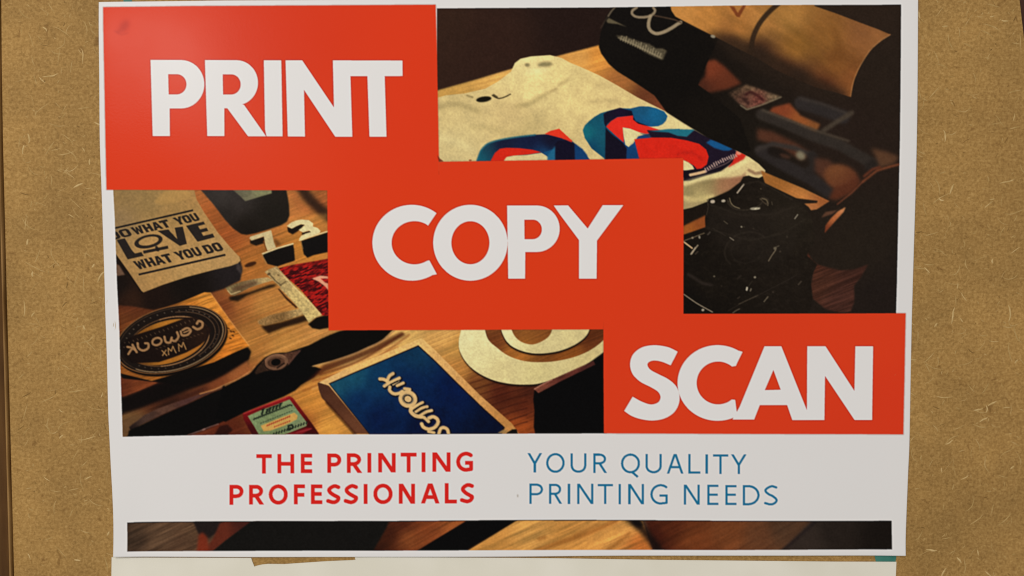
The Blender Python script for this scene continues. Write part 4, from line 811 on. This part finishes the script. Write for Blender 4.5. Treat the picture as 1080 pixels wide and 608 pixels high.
# ---------- slogans
def glyph(ch, x0, x1, yt, yb, wd):
    h = wd / 2; L, R, T, B = x0 + h, x1 - h, yt + h, yb - h; cx = (x0 + x1) / 2; H = yb - yt
    e = lambda cx_, cy_, rx, ry, a, b, n=24: [tuple(p) for p in ell(cx_, cy_, rx, ry, 0, n, a, b if b != 360 else 366)]
    my = yt + H * .5
    G = {'T': [[(x0, T), (x1, T)], [(cx, T), (cx, yb)]], 'H': [[(L, yt), (L, yb)], [(R, yt), (R, yb)], [(L, my), (R, my)]],
         'E': [[(L, yt), (L, yb)], [(L, T), (x1, T)], [(L, my - .3), (x1 - .6, my - .3)], [(L, B), (x1, B)]],
         'F': [[(L, yt), (L, yb)], [(L, T), (x1, T)], [(L, my + .6), (x1 - .6, my + .6)]], 'I': [[(cx, yt), (cx, yb)]],
         'L': [[(L, yt), (L, yb)], [(L, B), (x1, B)]],
         'P': [[(L, yt), (L, yb)], [(L, T)] + e(R - (R - L) * .48, T + H * .235, (R - L) * .48, H * .235, -90, 90) + [(L, T + H * .47)]],
         'R': [[(L, yt), (L, yb)], [(L, T)] + e(R - (R - L) * .60, T + H * .225, (R - L) * .48, H * .225, -90, 90) + [(L, T + H * .45)], [(L + (R - L) * .42, T + H * .45), (R + .2, yb + 1.5)]],
         'N': [[(L, yt), (L, yb)], [(R, yt), (R, yb)], [(L - .1, yt - .4), (R + .1, yb + .4)]],
         'A': [[(cx - .1, yt - .6), (x0 + h * .9, yb + 1)], [(cx + .1, yt - .6), (x1 - h * .9, yb + 1)], [(x0 + (x1 - x0) * .24, yb - H * .33), (x1 - (x1 - x0) * .24, yb - H * .33)]],
         'Y': [[(x0 + h * .8, yt - 1), (cx, yt + H * .54)], [(x1 - h * .8, yt - 1), (cx, yt + H * .54)], [(cx, yt + H * .52), (cx, yb)]],
         'O': [e(cx, my, (R - L) / 2, (B - T) / 2 + .2, 0, 360, 60)], 'U': [[(L, yt), (L, yb - H * .36)] + e(cx, yb - H * .36, (R - L) / 2, H * .36 - h, 180, 0) + [(R, yt)]],
         'Q': [e(cx, my, (R - L) / 2, (B - T) / 2 + .2, 0, 360, 60), [(cx + 1, B - .5), (cx + (R - L) * .44, yb + H * .2)]],
         'D': [[(L, yt), (L, yb)], [(L, T), (L + (R - L) * .25, T)] + e(L + (R - L) * .32, my, (R - L) * .68, (B - T) / 2, -88, 88, 40) + [(L + (R - L) * .25, B), (L, B)]],
         'G': [e(cx + (R - L) * .1, my, (R - L) * .6, (B - T) / 2 + .2, -48, -270, 50) + [(R - .2, B - .5), (R - .2, my + H * .06)], [(cx + .3, my + H * .06), (R - .2 + h, my + H * .06)]],
         'S': [smooth_open([(R + h * .2, T + H * .06), (cx + .8, T - .1), (L + (R - L) * .14, T + H * .1), (L + .1, T + H * .23), (L + (R - L) * .28, T + H * .38), (cx + (R - L) * .2, T + H * .5), (R, B - H * .22), (R - (R - L) * .14, B - H * .07), (cx - .4, B + .1), (x0 + h * .2, B - H * .07)], 10).tolist()]}[ch]
    return G
def slogan(items, wd, col, idx):
    for ch, x0, x1, yt, yb in items:
        b = bbox([(x0 - 3, yt - 3), (x1 + 3, yb + 6)], 1); m = np.zeros((b[3] - b[1], b[2] - b[0]), bool)
        for st in glyph(ch, x0, x1, yt, yb, wd): m |= stroke_mask(st, wd, b, flat=True)
        X, Y = coords(b)
        if ch not in 'Q': m &= (Y >= yt - .25 * (ch in 'OSGU')) & (Y <= yb + .25 * (ch in 'OSGU'))
        put(b, m, col, 1, idx, .15)
def row(chars, t0, b0, t1, b1, xa, xb):
    return [(c, x0, x1, t0 + (t1 - t0) * (x0 - xa) / (xb - xa), b0 + (b1 - b0) * (x0 - xa) / (xb - xa)) for c, x0, x1 in chars]
SR = (194, 38, 32); SB = (26, 108, 142)
slogan(row([('T', 270.6, 287), ('H', 293, 310.6), ('E', 317.6, 329.8), ('P', 345.8, 360.4), ('R', 366.2, 382.8), ('I', 388, 392), ('N', 399.4, 417.6), ('T', 423, 439.6), ('I', 445, 449), ('N', 456.2, 475.2), ('G', 481.4, 499.2)], 478.9, 499.4, 476.0, 496.6, 270, 500), 4.0, SR, P_S0)
slogan(row([('P', 242.2, 257), ('R', 263, 279.2), ('O', 283.8, 303.8), ('F', 310.2, 322), ('E', 328.2, 340.4), ('S', 345.4, 359.4), ('S', 363.8, 378), ('I', 383.8, 388), ('O', 394.2, 414.4), ('N', 420.9, 438), ('A', 444.2, 463.8), ('L', 469.3, 482), ('S', 486.2, 500)], 511.4, 532.2, 508.8, 530.0, 242, 500), 4.0, SR, P_S0)
slogan(row([('Y', 556.2, 571.8), ('O', 576, 595.4), ('U', 601.8, 618.2), ('R', 625.8, 640.6), ('Q', 654.8, 674.8), ('U', 680.7, 697.6), ('A', 703, 720.6), ('L', 725.6, 738.2), ('I', 743.7, 746.3), ('T', 751.7, 767.6), ('Y', 770.5, 787)], 477.7, 498.1, 479.2, 499.8, 556, 787), 2.35, SB, P_S1)
slogan(row([('P', 558.4, 572.6), ('R', 579, 593.2), ('I', 598.7, 601.3), ('N', 608.7, 625.7), ('T', 630.4, 646.2), ('I', 652.1, 654.7), ('N', 662.5, 678.9), ('G', 685.8, 704.2), ('N', 721, 737.6), ('E', 745.6, 757.2), ('E', 764.6, 776.4), ('D', 783, 800.6), ('S', 805.6, 819.6)], 509.7, 530.9, 511.6, 532.8, 558, 820), 2.35, SB, P_S1)
poly(ell(546, 522.5, .7, 1.6), (150, 140, 128), .7, .4)

# ------------------------------------------------------------------ the poster sheet: one gridded surface shared out among its parts
def box_down(a):
    h, w2 = a.shape[0] // SS, a.shape[1] // SS
    return a[:h * SS, :w2 * SS].reshape(h, SS, w2, SS, -1).mean((1, 3))
_X, _Y = coords((0, 0, W_, H_))
_pic = blur(((IDX == P_PIC) | (IDX == P_STRIP) | (IDX >= P_SHIRT)).astype(np.float32), 0.4)
_n = 0.08 * (fbm(_X / 7, _Y / 7, 3) - 0.5) + 0.09 * (fbm(_X / 1.5 + 31, _Y / 1.5, 2) - 0.5)
IMG *= (1 + _pic * _n)[..., None]; IMG += (_pic * 4 * (vn(_X / 1.2 + 77, _Y / 1.2) - 0.5))[..., None]
IMG = np.clip(IMG, 0, 255)
del _X, _Y, _n
SOFT = tone(IMG).astype(np.float32); SOFT = np.clip(SOFT + 0.6 * (SOFT - blur(SOFT, 0.9)), 0, 255); SOFT = blur(SOFT, 0.38)
def sample(px, py):
    fx = np.clip((px - X0) * SS - 0.5, 0, W_ - 1.01); fy = np.clip((py - Y0) * SS - 0.5, 0, H_ - 1.01)
    xi = fx.astype(int); yi = fy.astype(int); tx = (fx - xi)[..., None]; ty = (fy - yi)[..., None]
    return (SOFT[yi, xi] * (1 - tx) + SOFT[yi, xi + 1] * tx) * (1 - ty) + (SOFT[yi + 1, xi] * (1 - tx) + SOFT[yi + 1, xi + 1] * tx) * ty

NU, NV = 1300, 890
u = np.linspace(0, 1, NU + 1); v = np.linspace(0, 1, NV + 1)
def cur(keys, vals, t):          # smooth edge curve
    p = smooth_open(np.stack([keys, vals], 1), 12); return np.interp(t, p[:, 0], p[:, 1])
topy = cur([100, 200, 270, 500, 980], [3.9, 1.8, 0.9, -0.4, -3.0], 106.5 + u * 860)
boty = cur([110, 200, 270, 400, 540, 640, 760, 880, 960], [586.0, 586.6, 587.0, 586.8, 586.3, 585.6, 585.4, 585.2, 585.2], 121.5 + u * 832.5)
lefx = cur([0, 76, 150, 200, 250, 300, 330, 380, 430, 456, 490, 520, 550, 590], [106.5, 106.6, 106.7, 108.0, 109.2, 110.5, 111.2, 113.0, 114.6, 116.0, 118.2, 120.4, 121.7, 121.5], 4 + v * 582)
rigx = cur([-5, 152, 300, 330, 456, 500, 560, 590], [966.6, 965.2, 962.2, 961.5, 959.0, 957.0, 954.2, 953.6], -2.9 + v * 588)
U, V = np.meshgrid(u, v)
PX = lefx[:, None] * (1 - U) + rigx[:, None] * U
PY = topy[None, :] * (1 - V) + boty[None, :] * V
def relief(x, y):                # how far the sheet stands off the board, mm
    r = 0.75 + 0.42 * np.sin(x / 118 + 0.6) * np.cos(y / 140 + 0.4) + 0.28 * np.sin(x / 61 - y / 90)
    r += 0.9 * np.exp(-((x - 120) / 26) ** 2 - ((y - 540) / 60) ** 2)
    r += 0.5 * np.exp(-((x - 118) / 40) ** 2 - ((y - 20) / 50) ** 2)
    r += 0.8 * np.exp(-((x - 962) / 30) ** 2) * (0.5 + 0.5 * np.sin(y / 95 + 1.0))
    r += 0.5 * np.exp(-((x - 108) / 24) ** 2) * (0.5 + 0.5 * np.sin(y / 70))
    r += 0.5 * np.exp(-((y - 588) / 12) ** 2) * (0.4 + 0.6 * np.sin(x / 150) ** 2)
    return r
DEP = -relief(PX, PY) / 1000.0
P3 = at(PX, PY).reshape(NV + 1, NU + 1, 3); P3[..., 1] = DEP
INK = alb(sample(PX, PY)).astype(np.float32)
fcx = (PX[:-1, :-1] + PX[1:, 1:]) / 2; fcy = (PY[:-1, :-1] + PY[1:, 1:]) / 2
FID = IDX[np.clip(((fcy - Y0) * SS).astype(int), 0, H_ - 1), np.clip(((fcx - X0) * SS).astype(int), 0, W_ - 1)]
origin = P3[NV // 2, NU // 2].copy(); origin[1] = 0
print_mat = printed_material()
poster = bpy.data.objects.new('poster', None); poster.location = origin.tolist(); COL.objects.link(poster)
tag(poster, 'red and white print shop poster reading PRINT COPY SCAN fixed to the chipboard', 'poster')
vid = np.arange((NV + 1) * (NU + 1)).reshape(NV + 1, NU + 1)
quads = np.stack([vid[:-1, :-1], vid[1:, :-1], vid[1:, 1:], vid[:-1, 1:]], -1)
allv = (P3 - origin).reshape(-1, 3); allc = INK.reshape(-1, 3)
def grid_mesh(name, q, parent, extra=None):
    used, inv = np.unique(q.ravel(), return_inverse=True)
    vs = allv[used]; cs = allc[used]; lp = inv.astype(np.int32)
    if extra is not None:        # back face and rim of the sheet
        n0 = len(vs); bu = extra; lut = {int(a): k for k, a in enumerate(used)}
        front = np.array([lut[int(a)] for a in bu], np.int32)
        back = allv[bu] + np.array([0, 0.00022, 0]); nb = len(bu)
        vs = np.vstack([vs, back]); cs = np.vstack([cs, np.tile(alb((214, 208, 203)), (nb, 1))])
        nx = np.roll(np.arange(nb), -1)
        rim = np.stack([front, front[nx], n0 + nx, n0 + np.arange(nb)], 1)
        lp = np.concatenate([lp, rim.ravel().astype(np.int32)])
    me = bpy.data.meshes.new(name); nf = len(lp) // 4
    me.vertices.add(len(vs)); me.vertices.foreach_set('co', vs.astype(np.float32).ravel())
    me.loops.add(len(lp)); me.loops.foreach_set('vertex_index', lp)
    me.polygons.add(nf); me.polygons.foreach_set('loop_start', np.arange(0, nf * 4, 4, dtype=np.int32))
    me.update(calc_edges=True)
    me.polygons.foreach_set('use_smooth', np.ones(nf, bool))
    ca = me.color_attributes.new('ink', 'FLOAT_COLOR', 'POINT')
    ca.data.foreach_set('color', np.hstack([cs, np.ones((len(cs), 1))]).astype(np.float32).ravel())
    me.materials.append(print_mat); me.validate()
    o = bpy.data.objects.new(name, me); COL.objects.link(o); o.parent = parent
    return o
made = {}
rim = np.concatenate([vid[0, :-1], vid[:-1, -1], vid[-1, :0:-1], vid[:0:-1, 0]])
for i, (key, name, label, par) in enumerate(PARTS):
    q = quads[FID == i]
    if not len(q): continue
    if i == 0:
        # the white stock carries the sheet's edge
        o = grid_mesh(name, q, poster, rim)
    else:
        o = grid_mesh(name, q, made.get(par, poster))
    if label: o['label'] = label
    made[key] = o

# ------------------------------------------------------------------ sheet below and tape scraps
cream = noise_mat('cream_paper', ((214, 207, 190), (221, 214, 199)), 30, 0.6, 2, 0.05)
top_edge = [(118.2, 587.6), (160, 587.9), (215, 588.1), (265.2, 588.3), (266.3, 592), (268.6, 597.4), (271.5, 596.4), (277, 595.2), (283, 594.6), (300, 594.8), (322, 593.3), (346, 591.7),
            (372, 590.6), (375.2, 590.2), (374.3, 587.6), (400, 587.4), (470, 587.7), (540, 588.2), (590, 588.7), (640, 589.5), (700, 590.4), (760, 591.0), (820, 591.6), (880, 592.2), (945, 592.4)]
low = slab(top_edge + [(943, 640), (939, 900), (114, 900), (117.5, 640)], -0.00045, -0.00020, 'paper_sheet', cream)
tag(low, 'blank cream sheet with a torn top edge directly below the poster', 'paper')
teal = noise_mat('teal_tape', ((46, 104, 92), (66, 122, 108)), 120, 0.5, 2, 0.05)
t1 = slab([(129.5, -9), (139.8, -9.5), (139.2, 0.6), (138, 9), (131, 9.4), (130.3, 1)], -0.00012, -0.00003, 'tape_scrap', teal)
tag(t1, 'scrap of teal tape peeking above the top left corner of the poster', 'tape')
t2 = slab([(921.5, 574), (944.5, 574), (945.2, 588), (943.8, 596), (924.5, 596), (922, 585)], -0.00012, -0.00003, 'tape_scrap', teal)
tag(t2, 'scrap of teal tape between the poster and the cream sheet at lower right', 'tape')
